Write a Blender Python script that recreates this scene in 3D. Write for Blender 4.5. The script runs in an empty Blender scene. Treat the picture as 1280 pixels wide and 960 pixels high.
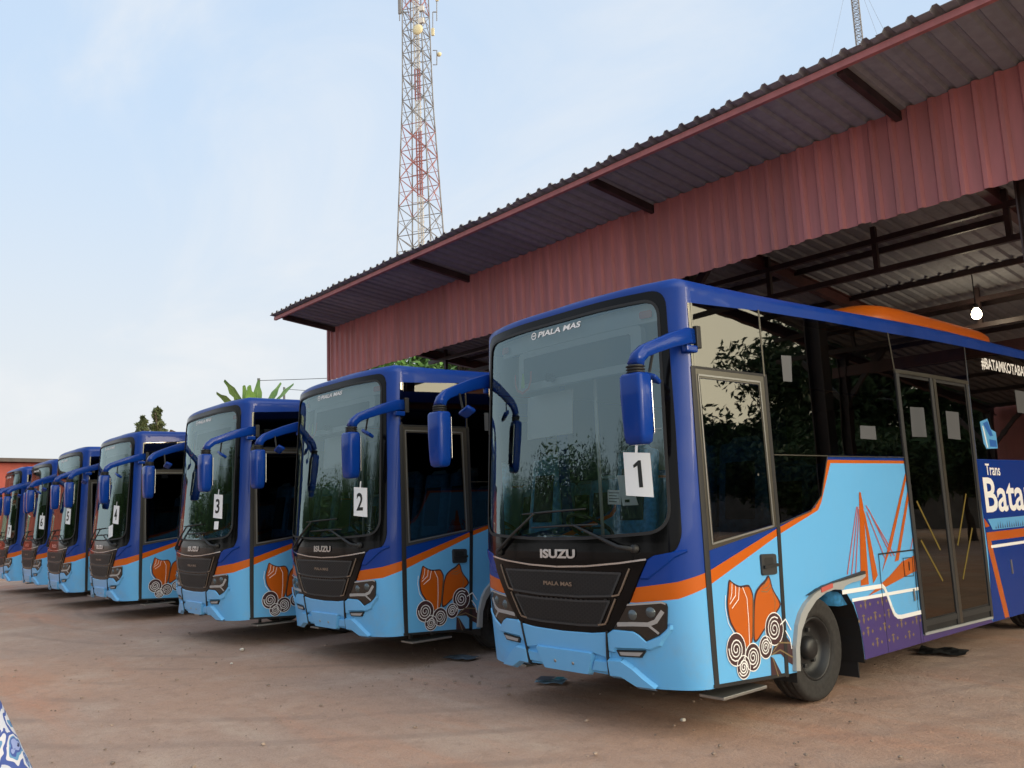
import bpy, bmesh, math, random, bisect
from mathutils import Vector, Matrix
from mathutils.geometry import tessellate_polygon
random.seed(7)
SC = bpy.context.scene
COL = SC.collection
PI = math.pi

# ------------------------------------------------------------------ camera
cam_data = bpy.data.cameras.new('camera')
cam_data.sensor_width = 36.0
cam_data.lens = 1055.0/1280.0*36.0
cam_data.clip_start = 0.05
cam_data.clip_end = 3000.0
cam = bpy.data.objects.new('camera', cam_data)
COL.objects.link(cam)
R3 = Matrix(((0.649, 0.139, 0.748), (0.759, -0.068, -0.647), (-0.039, 0.988, -0.150)))
zc = R3.col[2].normalized(); xc = (R3.col[0] - R3.col[0].dot(zc)*zc).normalized(); yc = zc.cross(xc)
M4 = Matrix((xc, yc, zc)).transposed().to_4x4()
M4.translation = Vector((0, 0, 1.5))
cam.matrix_world = M4
SC.camera = cam

# ------------------------------------------------------------------ world, sun, exposure
SUN_AZ, SUN_EL = math.radians(76), math.radians(9)      # azimuth from +Y towards +X
world = bpy.data.worlds.new('World'); SC.world = world; world.use_nodes = True
nt = world.node_tree; nt.nodes.clear()
def wn(t, **k):
    n = nt.nodes.new(t)
    for a, b in k.items(): setattr(n, a, b)
    return n
wout = wn('ShaderNodeOutputWorld'); wbg = wn('ShaderNodeBackground'); wbg.inputs['Strength'].default_value = 0.13
sky = wn('ShaderNodeTexSky', sky_type='NISHITA', sun_disc=False, sun_elevation=SUN_EL, sun_rotation=SUN_AZ,
         altitude=20.0, air_density=1.0, dust_density=2.2, ozone_density=1.6)
tc = wn('ShaderNodeTexCoord')
sep = wn('ShaderNodeSeparateXYZ'); nt.links.new(tc.outputs['Generated'], sep.inputs[0])
# thin high cloud: direction flattened on to a cloud plane
zz = wn('ShaderNodeMath', operation='MAXIMUM'); zz.inputs[1].default_value = 0.0; nt.links.new(sep.outputs[2], zz.inputs[0])
za = wn('ShaderNodeMath', operation='ADD'); za.inputs[1].default_value = 0.16; nt.links.new(zz.outputs[0], za.inputs[0])
dx = wn('ShaderNodeMath', operation='DIVIDE'); nt.links.new(sep.outputs[0], dx.inputs[0]); nt.links.new(za.outputs[0], dx.inputs[1])
dy = wn('ShaderNodeMath', operation='DIVIDE'); nt.links.new(sep.outputs[1], dy.inputs[0]); nt.links.new(za.outputs[0], dy.inputs[1])
cmb = wn('ShaderNodeCombineXYZ'); nt.links.new(dx.outputs[0], cmb.inputs[0]); nt.links.new(dy.outputs[0], cmb.inputs[1])
mp = wn('ShaderNodeMapping'); mp.inputs['Rotation'].default_value = (0, 0, 0.6); mp.inputs['Scale'].default_value = (0.55, 1.2, 1); nt.links.new(cmb.outputs[0], mp.inputs[0])
no = wn('ShaderNodeTexNoise'); no.inputs['Scale'].default_value = 1.25; no.inputs['Detail'].default_value = 9; no.inputs['Roughness'].default_value = 0.58; no.inputs['Distortion'].default_value = 0.6
nt.links.new(mp.outputs[0], no.inputs['Vector'])
cr = wn('ShaderNodeMapRange', interpolation_type='SMOOTHSTEP'); cr.inputs[1].default_value = 0.46; cr.inputs[2].default_value = 0.78; cr.inputs[3].default_value = 0.0; cr.inputs[4].default_value = 0.75
nt.links.new(no.outputs['Fac'], cr.inputs[0])
# humid haze that whitens the lower sky all the way round
hz = wn('ShaderNodeMapRange', interpolation_type='SMOOTHSTEP'); hz.inputs[1].default_value = 0.62; hz.inputs[2].default_value = 0.06; hz.inputs[3].default_value = 0.9; hz.inputs[4].default_value = 1.0
nt.links.new(sep.outputs[2], hz.inputs[0])
# haze/cloud light: pale, turning warm towards the sun's side
sd = wn('ShaderNodeVectorMath', operation='DOT_PRODUCT'); nt.links.new(tc.outputs['Generated'], sd.inputs[0])
sd.inputs[1].default_value = (math.sin(SUN_AZ), math.cos(SUN_AZ), 0.1)
wr = wn('ShaderNodeMapRange', interpolation_type='SMOOTHSTEP'); wr.inputs[1].default_value = 0.45; wr.inputs[2].default_value = 0.97
nt.links.new(sd.outputs['Value'], wr.inputs[0])
he = wn('ShaderNodeMapRange', interpolation_type='SMOOTHSTEP'); he.inputs[1].default_value = 0.0; he.inputs[2].default_value = 0.5; nt.links.new(sep.outputs[2], he.inputs[0])
hb = wn('ShaderNodeMix', data_type='RGBA'); hb.inputs['A'].default_value = (2.75, 2.83, 2.85, 1); hb.inputs['B'].default_value = (2.05, 2.55, 3.20, 1); nt.links.new(he.outputs[0], hb.inputs['Factor'])
hc = wn('ShaderNodeMix', data_type='RGBA'); hc.inputs['B'].default_value = (14.5, 13.4, 10.2, 1); nt.links.new(hb.outputs['Result'], hc.inputs['A'])
nt.links.new(wr.outputs[0], hc.inputs['Factor'])
mixs = wn('ShaderNodeMix', data_type='RGBA'); nt.links.new(hz.outputs[0], mixs.inputs['Factor'])
nt.links.new(sky.outputs[0], mixs.inputs['A']); nt.links.new(hc.outputs['Result'], mixs.inputs['B'])
mixc_ = wn('ShaderNodeMix', data_type='RGBA'); nt.links.new(mixs.outputs['Result'], mixc_.inputs['A'])
cw = wn('ShaderNodeMix', data_type='RGBA'); cw.inputs['A'].default_value = (2.95, 3.0, 3.05, 1); cw.inputs['B'].default_value = (14.5, 13.5, 10.6, 1); nt.links.new(wr.outputs[0], cw.inputs['Factor'])
nt.links.new(cw.outputs['Result'], mixc_.inputs['B']); nt.links.new(cr.outputs[0], mixc_.inputs['Factor'])
nt.links.new(mixc_.outputs['Result'], wbg.inputs['Color']); nt.links.new(wbg.outputs[0], wout.inputs[0])

sun_data = bpy.data.lights.new('sun', 'SUN'); sun_data.energy = 0.5; sun_data.angle = math.radians(14); sun_data.color = (1.0, 0.82, 0.62)
sun = bpy.data.objects.new('sun', sun_data); COL.objects.link(sun)
sun.rotation_euler = Vector((math.sin(SUN_AZ)*math.cos(SUN_EL), math.cos(SUN_AZ)*math.cos(SUN_EL), math.sin(SUN_EL))).to_track_quat('Z', 'Y').to_euler()
SC.view_settings.view_transform = 'Standard'; SC.view_settings.look = 'None'
SC.view_settings.exposure = 1.22; SC.view_settings.gamma = 1.0
SC.render.engine = 'CYCLES'

# ------------------------------------------------------------------ materials
MATS = {}
def mat(name, col=(.5, .5, .5), rough=.5, metal=0.0, ior=1.5, coat=0.0, spec=None, emit=None, emit_s=0.0, noise=None, bump=None):
    if name in MATS: return MATS[name]
    m = bpy.data.materials.new(name); m.use_nodes = True; n = m.node_tree; b = n.nodes['Principled BSDF']
    b.inputs['Base Color'].default_value = (*col, 1); b.inputs['Roughness'].default_value = rough
    b.inputs['Metallic'].default_value = metal; b.inputs['IOR'].default_value = ior
    if coat: b.inputs['Coat Weight'].default_value = coat; b.inputs['Coat Roughness'].default_value = 0.04
    if spec is not None: b.inputs['Specular IOR Level'].default_value = spec
    if emit: b.inputs['Emission Color'].default_value = (*emit, 1); b.inputs['Emission Strength'].default_value = emit_s
    if noise:      # (scale, amount): tonal unevenness
        t = n.nodes.new('ShaderNodeTexCoord'); x = n.nodes.new('ShaderNodeTexNoise'); x.inputs['Scale'].default_value = noise[0]; x.inputs['Detail'].default_value = 6
        n.links.new(t.outputs['Object'], x.inputs['Vector'])
        r = n.nodes.new('ShaderNodeMapRange'); r.inputs[1].default_value = .3; r.inputs[2].default_value = .7
        r.inputs[3].default_value = 1-noise[1]; r.inputs[4].default_value = 1+noise[1]; n.links.new(x.outputs['Fac'], r.inputs[0])
        v = n.nodes.new('ShaderNodeVectorMath'); v.operation = 'SCALE'; v.inputs[0].default_value = col; n.links.new(r.outputs[0], v.inputs['Scale'])
        n.links.new(v.outputs[0], b.inputs['Base Color'])
    if bump:
        t = n.nodes.new('ShaderNodeTexCoord'); x = n.nodes.new('ShaderNodeTexNoise'); x.inputs['Scale'].default_value = bump[0]; x.inputs['Detail'].default_value = 4
        n.links.new(t.outputs['Object'], x.inputs['Vector']); q = n.nodes.new('ShaderNodeBump'); q.inputs['Strength'].default_value = bump[1]; q.inputs['Distance'].default_value = bump[2]
        n.links.new(x.outputs['Fac'], q.inputs['Height']); n.links.new(q.outputs[0], b.inputs['Normal'])
    MATS[name] = m
    return m
C_BLUE = (.003, .036, .24); C_ORANGE = (.52, .105, .005); C_LIGHT = (.13, .43, .78)
M_BLUE = mat('blue_paint', C_BLUE, .25, coat=.12, spec=.2)
M_LIGHT = mat('light_blue_paint', C_LIGHT, .3, coat=.4)
M_ORANGE = mat('orange_paint', C_ORANGE, .3, coat=.4)
M_BLACK = mat('black_gloss', (.003, .003, .0035), .10, ior=1.28)
M_RUB = mat('black_rubber', (.012, .012, .013), .6)
M_TYRE = mat('tyre_rubber', (.022, .02, .019), .8, noise=(30, .35))
M_RIM = mat('rim_black', (.015, .015, .016), .45)
M_MESH = mat('grille_mesh', (.012, .012, .013), .4)
M_PLAST = mat('dark_plastic', (.03, .031, .033), .5)
M_CHROME = mat('chrome', (.62, .62, .63), .16, metal=1)
M_BRONZE = mat('bronze_trim', (.30, .24, .19), .35, metal=.8)
M_WHITE = mat('white_print', (.85, .85, .85), .5)
M_GREYTR = mat('grey_trim', (.34, .35, .35), .4)
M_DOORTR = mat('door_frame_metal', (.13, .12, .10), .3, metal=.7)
M_PAPER = mat('paper', (.78, .80, .82), .8)
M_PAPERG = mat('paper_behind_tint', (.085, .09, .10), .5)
M_INK = mat('black_ink', (.01, .012, .012), .7)
M_SEAT = mat('seat_blue', (.06, .33, .68), .7, noise=(25, .3))
M_SEATD = mat('seat_dark', (.02, .035, .06), .7)
M_LINING = mat('cabin_lining', (.45, .50, .52), .7)
M_HANDLE = mat('seat_handle_blue', (.22, .50, .75), .4)
M_DASH = mat('dash_grey', (.05, .06, .065), .6)
M_BOARD = mat('sign_board', (.09, .11, .12), .5)
M_STEEL = mat('galvanised', (.35, .35, .34), .4, metal=.8)
M_MAROON = mat('maroon_print', (.05, .018, .022), .5)
M_PURPLE = mat('purple_print', (.055, .035, .17), .4, coat=.3)
M_OCHRE = mat('ochre_print', (.2, .145, .07), .5)
M_YELL = mat('yellow_rail', (.17, .12, .012), .5)
M_DBLUE = mat('shade_blue_print', (.01, .022, .12), .4)
M_LED = mat('lamp_grey', (.34, .33, .33), .25)
M_LENS = mat('lamp_lens', (.10, .12, .13), .06, metal=.5)
M_HOUSE = mat('lamp_housing', (.014, .012, .011), .1, coat=.3)
M_CRED = mat('red_print', (.5, .1, .08), .5); M_CGRN = mat('green_print', (.35, .55, .1), .5)
M_SKIN = mat('skin', (.30, .17, .11), .55)
M_HAIR = mat('hair', (.012, .010, .009), .45)

def glass_mat(name, tint, gl, ior, wavy=False):
    m = bpy.data.materials.new(name); m.use_nodes = True; n = m.node_tree; n.nodes.clear()
    o = n.nodes.new('ShaderNodeOutputMaterial'); mixn = n.nodes.new('ShaderNodeMixShader')
    t = n.nodes.new('ShaderNodeBsdfTransparent'); t.inputs[0].default_value = tint
    g = n.nodes.new('ShaderNodeBsdfGlossy'); g.inputs['Roughness'].default_value = 0.012; g.inputs['Color'].default_value = gl
    f = n.nodes.new('ShaderNodeFresnel'); f.inputs['IOR'].default_value = ior
    if wavy:
        tcn = n.nodes.new('ShaderNodeTexCoord'); w = n.nodes.new('ShaderNodeTexNoise'); w.inputs['Scale'].default_value = 1.6; n.links.new(tcn.outputs['Object'], w.inputs['Vector']); q = n.nodes.new('ShaderNodeBump'); q.inputs['Strength'].default_value = .05; q.inputs['Distance'].default_value = .02; n.links.new(w.outputs['Fac'], q.inputs['Height']); n.links.new(q.outputs[0], g.inputs['Normal'])
    n.links.new(f.outputs[0], mixn.inputs[0]); n.links.new(t.outputs[0], mixn.inputs[1]); n.links.new(g.outputs[0], mixn.inputs[2]); n.links.new(mixn.outputs[0], o.inputs[0])
    return m
M_GLASS = glass_mat('windscreen_glass', (.88, .94, .94, 1), (.76, .97, 1, 1), 2.25)
M_TGLASS = glass_mat('tinted_glass', (.12, .125, .13, 1), (.96, .92, .82, 1), 1.95, True)

def livery_mat():
    """blue above, orange stripe, light blue below; boundaries are piecewise lines in the (s,z) print coordinates"""
    m = bpy.data.materials.new('livery_paint'); m.use_nodes = True; n = m.node_tree; b = n.nodes['Principled BSDF']; L = n.links.new
    b.inputs['Roughness'].default_value = .24; b.inputs['Specular IOR Level'].default_value = .22; b.inputs['Coat Roughness'].default_value = .04
    uv = n.nodes.new('ShaderNodeUVMap'); uv.uv_map = 'sz'; sp = n.nodes.new('ShaderNodeSeparateXYZ'); L(uv.outputs[0], sp.inputs[0])
    ab = n.nodes.new('ShaderNodeMath'); ab.operation = 'ABSOLUTE'; L(sp.outputs[0], ab.inputs[0])
    def curve(tab):
        prev = None
        for (a0, z0), (a1, z1) in zip(tab, tab[1:]):
            r = n.nodes.new('ShaderNodeMapRange'); L(ab.outputs[0], r.inputs[0])
            r.inputs[1].default_value = a0; r.inputs[2].default_value = a1; r.inputs[3].default_value = 0 if prev else z0; r.inputs[4].default_value = z1-z0 if prev else z1
            if prev:
                s = n.nodes.new('ShaderNodeMath'); s.operation = 'ADD'; L(prev, s.inputs[0]); L(r.outputs[0], s.inputs[1]); prev = s.outputs[0]
            else: prev = r.outputs[0]
        return prev
    top = curve([(0, .955), (.70, .966), (1.0, 1.004), (1.252, 1.066), (2.10, 1.308), (2.64, 1.443), (2.70, 1.50), (2.898, 1.817), (4.3, 1.822)])
    bot = curve([(0, .855), (.70, .866), (1.0, .895), (1.252, .976), (2.11, 1.262), (2.68, 1.421), (2.74, 1.48), (2.936, 1.79), (4.3, 1.797)])
    def above(c):
        g = n.nodes.new('ShaderNodeMath'); g.operation = 'GREATER_THAN'; L(sp.outputs[1], g.inputs[0]); L(c, g.inputs[1]); return g.outputs[0]
    ct = n.nodes.new('ShaderNodeMapRange'); ct.inputs[3].default_value = .10; ct.inputs[4].default_value = .18; L(above(top), ct.inputs[0]); L(ct.outputs[0], b.inputs['Coat Weight'])
    m1 = n.nodes.new('ShaderNodeMix'); m1.data_type = 'RGBA'; m1.inputs['A'].default_value = (*C_LIGHT, 1); m1.inputs['B'].default_value = (*C_ORANGE, 1); L(above(bot), m1.inputs['Factor'])
    m2 = n.nodes.new('ShaderNodeMix'); m2.data_type = 'RGBA'; m2.inputs['B'].default_value = (*C_BLUE, 1); L(m1.outputs['Result'], m2.inputs['A']); L(above(top), m2.inputs['Factor'])
    # road dust film, thicker low down where it was splashed, broken up by noise
    t = n.nodes.new('ShaderNodeTexCoord'); x = n.nodes.new('ShaderNodeTexNoise'); x.inputs['Scale'].default_value = 5; x.inputs['Detail'].default_value = 8; L(t.outputs['Object'], x.inputs['Vector'])
    r = n.nodes.new('ShaderNodeMapRange'); r.inputs[1].default_value = .35; r.inputs[2].default_value = .8; r.inputs[3].default_value = .32; r.inputs[4].default_value = .55; L(x.outputs['Fac'], r.inputs[0]); L(r.outputs[0], b.inputs['Roughness'])
    du = n.nodes.new('ShaderNodeTexNoise'); du.inputs['Scale'].default_value = 3.2; du.inputs['Detail'].default_value = 10; du.inputs['Roughness'].default_value = .68; L(t.outputs['Object'], du.inputs['Vector'])
    oi = n.nodes.new('ShaderNodeObjectInfo'); ov = n.nodes.new('ShaderNodeVectorMath'); ov.operation = 'ADD'; L(t.outputs['Object'], ov.inputs[0]); osc = n.nodes.new('ShaderNodeMath'); osc.operation = 'MULTIPLY'; osc.inputs[1].default_value = 37; L(oi.outputs['Random'], osc.inputs[0]); L(osc.outputs[0], ov.inputs[1]); L(ov.outputs[0], du.inputs['Vector'])
    dr = n.nodes.new('ShaderNodeMapRange'); dr.inputs[1].default_value = .48; dr.inputs[2].default_value = .75; L(du.outputs['Fac'], dr.inputs[0])
    dz_ = n.nodes.new('ShaderNodeMapRange'); dz_.inputs[1].default_value = .25; dz_.inputs[2].default_value = .85; dz_.inputs[3].default_value = .34; dz_.inputs[4].default_value = .03; L(sp.outputs[1], dz_.inputs[0])
    dm = n.nodes.new('ShaderNodeMath'); dm.operation = 'MULTIPLY'; L(dr.outputs[0], dm.inputs[0]); L(dz_.outputs[0], dm.inputs[1])
    m3 = n.nodes.new('ShaderNodeMix'); m3.data_type = 'RGBA'; m3.inputs['B'].default_value = (.30, .23, .18, 1); L(m2.outputs['Result'], m3.inputs['A']); L(dm.outputs[0], m3.inputs['Factor'])
    L(m3.outputs['Result'], b.inputs['Base Color'])
    # panel waviness seen in reflections
    w = n.nodes.new('ShaderNodeTexNoise'); w.inputs['Scale'].default_value = 2.2; L(t.outputs['Object'], w.inputs['Vector'])
    q = n.nodes.new('ShaderNodeBump'); q.inputs['Strength'].default_value = .12; q.inputs['Distance'].default_value = .02; L(w.outputs['Fac'], q.inputs['Height']); L(q.outputs[0], b.inputs['Normal']); L(q.outputs[0], b.inputs['Coat Normal'])
    return m
M_LIVERY = livery_mat()

def cladding_mat(name, col, dark, dirt=.35, rough=.5):
    m = bpy.data.materials.new(name); m.use_nodes = True; n = m.node_tree; b = n.nodes['Principled BSDF']; L = n.links.new
    b.inputs['Roughness'].default_value = rough; b.inputs['Specular IOR Level'].default_value = .3
    t = n.nodes.new('ShaderNodeTexCoord'); mpn = n.nodes.new('ShaderNodeMapping'); mpn.inputs['Scale'].default_value = (6, 6, .8); L(t.outputs['Object'], mpn.inputs[0])
    x = n.nodes.new('ShaderNodeTexNoise'); x.inputs['Scale'].default_value = 1.6; x.inputs['Detail'].default_value = 8; L(mpn.outputs[0], x.inputs['Vector'])
    r = n.nodes.new('ShaderNodeMapRange'); r.inputs[1].default_value = .35; r.inputs[2].default_value = .75; r.inputs[4].default_value = dirt; L(x.outputs['Fac'], r.inputs[0])
    oi = n.nodes.new('ShaderNodeObjectInfo'); hs = n.nodes.new('ShaderNodeHueSaturation'); hs.inputs['Color'].default_value = (*col, 1)
    rr = n.nodes.new('ShaderNodeMapRange'); rr.inputs[3].default_value = .80; rr.inputs[4].default_value = 1.12; L(oi.outputs['Random'], rr.inputs[0]); L(rr.outputs[0], hs.inputs['Value'])
    mm = n.nodes.new('ShaderNodeMix'); mm.data_type = 'RGBA'; mm.inputs['B'].default_value = (*dark, 1); L(hs.outputs[0], mm.inputs['A']); L(r.outputs[0], mm.inputs['Factor']); L(mm.outputs['Result'], b.inputs['Base Color'])
    return m
M_CLAD = cladding_mat('red_cladding', (.47, .175, .175), (.27, .115, .11), .6)
M_ROOF = cladding_mat('roof_sheet', (.30, .31, .33), (.19, .185, .195), .5, .8)
M_BEAM = mat('red_oxide_steel', (.075, .026, .024), .5, noise=(4, .4))
M_BEAMD = mat('dark_steel', (.035, .02, .019), .5, noise=(4, .4))

# ------------------------------------------------------------------ mesh helpers
def link(name, me, m, parent=None):
    o = bpy.data.objects.new(name, me); COL.objects.link(o)
    if m is not None: me.materials.clear(); me.materials.append(m)
    if parent is not None: o.parent = parent
    return o
def obj(name, verts, faces, m, parent=None, smooth=False):
    me = bpy.data.meshes.new(name); me.from_pydata([tuple(v) for v in verts], [], faces); me.update()
    if smooth: me.polygons.foreach_set('use_smooth', [True]*len(me.polygons))
    return link(name, me, m, parent)
def bmobj(name, bm, m, parent=None, smooth=False):
    bmesh.ops.recalc_face_normals(bm, faces=bm.faces)
    me = bpy.data.meshes.new(name); bm.to_mesh(me); bm.free()
    if smooth: me.polygons.foreach_set('use_smooth', [True]*len(me.polygons))
    return link(name, me, m, parent)
def tag(o, label=None, cat=None, group=None, kind=None):
    if label: o['label'] = label
    if cat: o['category'] = cat
    if group: o['group'] = group
    if kind: o['kind'] = kind
    return o
def empty(name, loc=(0, 0, 0), rz=0, parent=None):
    o = bpy.data.objects.new(name, None); COL.objects.link(o); o.location = loc; o.rotation_euler = (0, 0, rz); o.empty_display_size = .2
    if parent: o.parent = parent
    return o
def copy_tree(o, parent=None):
    c = o.copy(); COL.objects.link(c); c.parent = parent
    for ch in list(o.children): copy_tree(ch, c)
    return c
def add_box(bm, c, s, bev=0.0, rot=None, seg=2):
    r = bmesh.ops.create_cube(bm, size=1.0); vs = r['verts']
    for v in vs: v.co = Vector((v.co.x*s[0], v.co.y*s[1], v.co.z*s[2]))
    if bev > 0:
        es = list({e for v in vs for e in v.link_edges})
        rr = bmesh.ops.bevel(bm, geom=es, offset=bev, segments=seg, affect='EDGES', profile=.6)
        vs = list({v for f in rr['faces'] for v in f.verts} | {v for v in vs if v.is_valid})
        seen = set(vs); st = list(vs)
        while st:
            v = st.pop()
            for e in v.link_edges:
                w = e.other_vert(v)
                if w not in seen: seen.add(w); st.append(w)
        vs = list(seen)
    for v in vs:
        if rot is not None: v.co = rot @ v.co
        v.co += Vector(c)
    return vs
def box(name, c, s, m, parent=None, bev=0.0, rot=None, smooth=False):
    bm = bmesh.new(); add_box(bm, c, s, bev, rot); return bmobj(name, bm, m, parent, smooth)
def add_bar(bm, a, b, w, h=None, up=(0, 0, 1)):
    a = Vector(a); b = Vector(b); d = b-a; L = d.length; d.normalize(); up = Vector(up)
    if abs(d.dot(up)) > .99: up = Vector((1, 0, 0))
    x = d.cross(up).normalized(); z = x.cross(d)
    add_box(bm, (a+b)/2, (w, L, h or w), rot=Matrix((x, d, z)).transposed())
def bar(name, a, b, w, h, m, parent=None):
    bm = bmesh.new(); add_bar(bm, a, b, w, h); return bmobj(name, bm, m, parent)
def tube_data(path, rad, n=8, V=None, F=None, cap=True):
    V = V if V is not None else []; F = F if F is not None else []
    P = [Vector(p) for p in path]; rs = rad if isinstance(rad, (list, tuple)) else [rad]*len(P)
    base = len(V); prev = None
    for i, p in enumerate(P):
        t = (P[min(i+1, len(P)-1)]-P[max(i-1, 0)]).normalized()
        if prev is None: prev = Vector((0, 0, 1)) if abs(t.z) < .9 else Vector((1, 0, 0))
        x = (prev - prev.dot(t)*t).normalized(); prev = x; y = t.cross(x)
        for k in range(n):
            a = 2*PI*k/n; V.append(p + (x*math.cos(a)+y*math.sin(a))*rs[i])
    for i in range(len(P)-1):
        for k in range(n):
            F.append((base+i*n+k, base+i*n+(k+1) % n, base+(i+1)*n+(k+1) % n, base+(i+1)*n+k))
    if cap:
        F.append(tuple(base+k for k in range(n))[::-1]); F.append(tuple(base+(len(P)-1)*n+k for k in range(n)))
    return V, F
def tube(name, path, rad, m, parent=None, n=8):
    V, F = tube_data(path, rad, n); return obj(name, V, F, m, parent, True)
def lathe(name, prof, m, parent=None, n=32, axis='x', at=(0, 0, 0), smooth=True, flip=1):
    """prof: (r, h) pairs; spun round the axis"""
    V = []; F = []
    for r, h in prof:
        for k in range(n):
            a = 2*PI*k/n; c, s = r*math.cos(a), r*math.sin(a)
            v = (h*flip, c, s) if axis == 'x' else ((c, h*flip, s) if axis == 'y' else (c, s, h*flip)); V.append((v[0]+at[0], v[1]+at[1], v[2]+at[2]))
    for i in range(len(prof)-1):
        for k in range(n): F.append((i*n+k, i*n+(k+1) % n, (i+1)*n+(k+1) % n, (i+1)*n+k))
    bm = bmesh.new(); bv = [bm.verts.new(v) for v in V]
    for f in F:
        try: bm.faces.new([bv[i] for i in f])
        except ValueError: pass
    bmesh.ops.remove_doubles(bm, verts=bm.verts, dist=1e-5)
    return bmobj(name, bm, m, parent, smooth)
def sm(t): t = min(max(t, 0.0), 1.0); return t*t*(3-2*t)
def tabf(t, x):
    if x <= t[0][0]: return t[0][1]
    for a, b in zip(t, t[1:]):
        if x <= b[0]: return a[1]+(b[1]-a[1])*(x-a[0])/(b[0]-a[0])
    return t[-1][1]

# ------------------------------------------------------------------ bus hull: (s, z) -> point; s runs round the plan from the nose centre
XB, BOW, HW, U0 = .93, .105, 1.085, -.237
PL = [(XB*i/60, U0+BOW*(i/60)**4) for i in range(61)]
_th = math.atan(4*BOW/XB); _R = (HW-XB)/(1-math.sin(_th)); _cx = XB-_R*math.sin(_th); _cu = U0+BOW+_R*math.cos(_th)
for i in range(1, 25):
    a = _th+(PI/2-_th)*i/24; PL.append((_cx+_R*math.sin(a), _cu-_R*math.cos(a)))
SL = [0.0]
for a, b in zip(PL, PL[1:]): SL.append(SL[-1]+math.hypot(b[0]-a[0], b[1]-a[1]))
S1 = SL[-1]; UE = PL[-1][1]; DS = S1-UE
def plan(s):
    g = 1 if s >= 0 else -1; a = abs(s)
    if a >= S1: return g*HW, UE+a-S1, g*1.0, 0.0
    i = min(max(bisect.bisect_right(SL, a)-1, 0), len(PL)-2); t = (a-SL[i])/(SL[i+1]-SL[i]); p, q = PL[i], PL[i+1]
    x = p[0]+(q[0]-p[0])*t; u = p[1]+(q[1]-p[1])*t; tx, tu = q[0]-p[0], q[1]-p[1]
    if x < XB: tx, tu = 1, 4*BOW*x**3/XB**4
    else:
        al = math.acos(min(1, max(-1, (_cu-u)/_R))); tx, tu = math.cos(al), math.sin(al)
    L = math.hypot(tx, tu); return g*x, u, g*tu/L, -tx/L
FZ = [(0.2, .09), (.34, .06), (.6, .02), (.9, 0), (1.2, 0), (3.3, .145)]
def fz(z): return sum(tabf(FZ, z+d) for d in (-.12, -.06, 0, .06, .12))/5
def warp(u, z): return .115*sm(u/5.)*sm((z-2.3)/.5)
def hull(s, z, off=0.0):
    x, u, nx, nu = plan(s)
    return Vector((x+nx*off, u+fz(z)*sm(1-(u-U0)/.42)+nu*off, z+warp(u, z)))
def hnorm(s, z):
    a = hull(s+.004, z)-hull(s-.004, z); b = hull(s, z+.004)-hull(s, z-.004); return a.cross(b).normalized()
def U(u, z):     # side-panel coordinates (metres behind the front corner, height as seen) -> (s, z)
    zp = z
    for _ in range(6): zp = z-warp(u, zp)
    return (u+DS, zp)
def UU(pts): return [U(*p) for p in pts]
def chaikin(p, k=2):
    for _ in range(k): p = [q for i in range(len(p)) for q in ((p[i][0]*.78+p[(i+1) % len(p)][0]*.22, p[i][1]*.78+p[(i+1) % len(p)][1]*.22), (p[i][0]*.22+p[(i+1) % len(p)][0]*.78, p[i][1]*.22+p[(i+1) % len(p)][1]*.78))]
    return p
def mir(pts): return [(-s, z) for s, z in pts][::-1]

def fill2d(outer, holes=(), fine=True):
    loops = [[Vector((p[0], p[1], 0)) for p in outer]]+[[Vector((p[0], p[1], 0)) for p in h] for h in holes]
    flat = [v for l in loops for v in l]; bm = bmesh.new(); bv = [bm.verts.new(v) for v in flat]
    for t in tessellate_polygon(loops):
        try: bm.faces.new([bv[i] for i in t])
        except ValueError: pass
    for f in bm.faces:
        f.normal_update()
        if f.normal.z < 0: f.normal_flip()
    smin = min(v.x for v in flat); smax = max(v.x for v in flat); zmin = min(v.y for v in flat); zmax = max(v.y for v in flat)
    if fine:
        cuts = []
        k = math.ceil(max(smin, -1.3)/.05)
        while k*.05 < min(smax, 1.3): cuts.append(((k*.05, 0, 0), (1, 0, 0))); k += 1
        if zmax > 2.3:
            for q in range(-18, 19):
                if abs(q) > 2 and smin < q*.5 < smax: cuts.append(((q*.5, 0, 0), (1, 0, 0)))
        curved = smin < 1.3 and smax > -1.3
        zs = ([.3, .36, .42, .5, .6, .72, .84, .95, 1.1, 1.25, 1.4, 1.6, 1.8, 2.0, 2.2] if curved else [])+([2.3, 2.4, 2.5, 2.6, 2.7, 2.8, 2.9] if zmax > 2.3 else [])
        for z in zs:
            if zmin < z < zmax: cuts.append(((0, z, 0), (0, 1, 0)))
        for co, n in cuts:
            bmesh.ops.bisect_plane(bm, geom=bm.verts[:]+bm.edges[:]+bm.faces[:], dist=1e-5, plane_co=co, plane_no=n)
        bmesh.ops.triangulate(bm, faces=bm.faces)
    return bm
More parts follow.
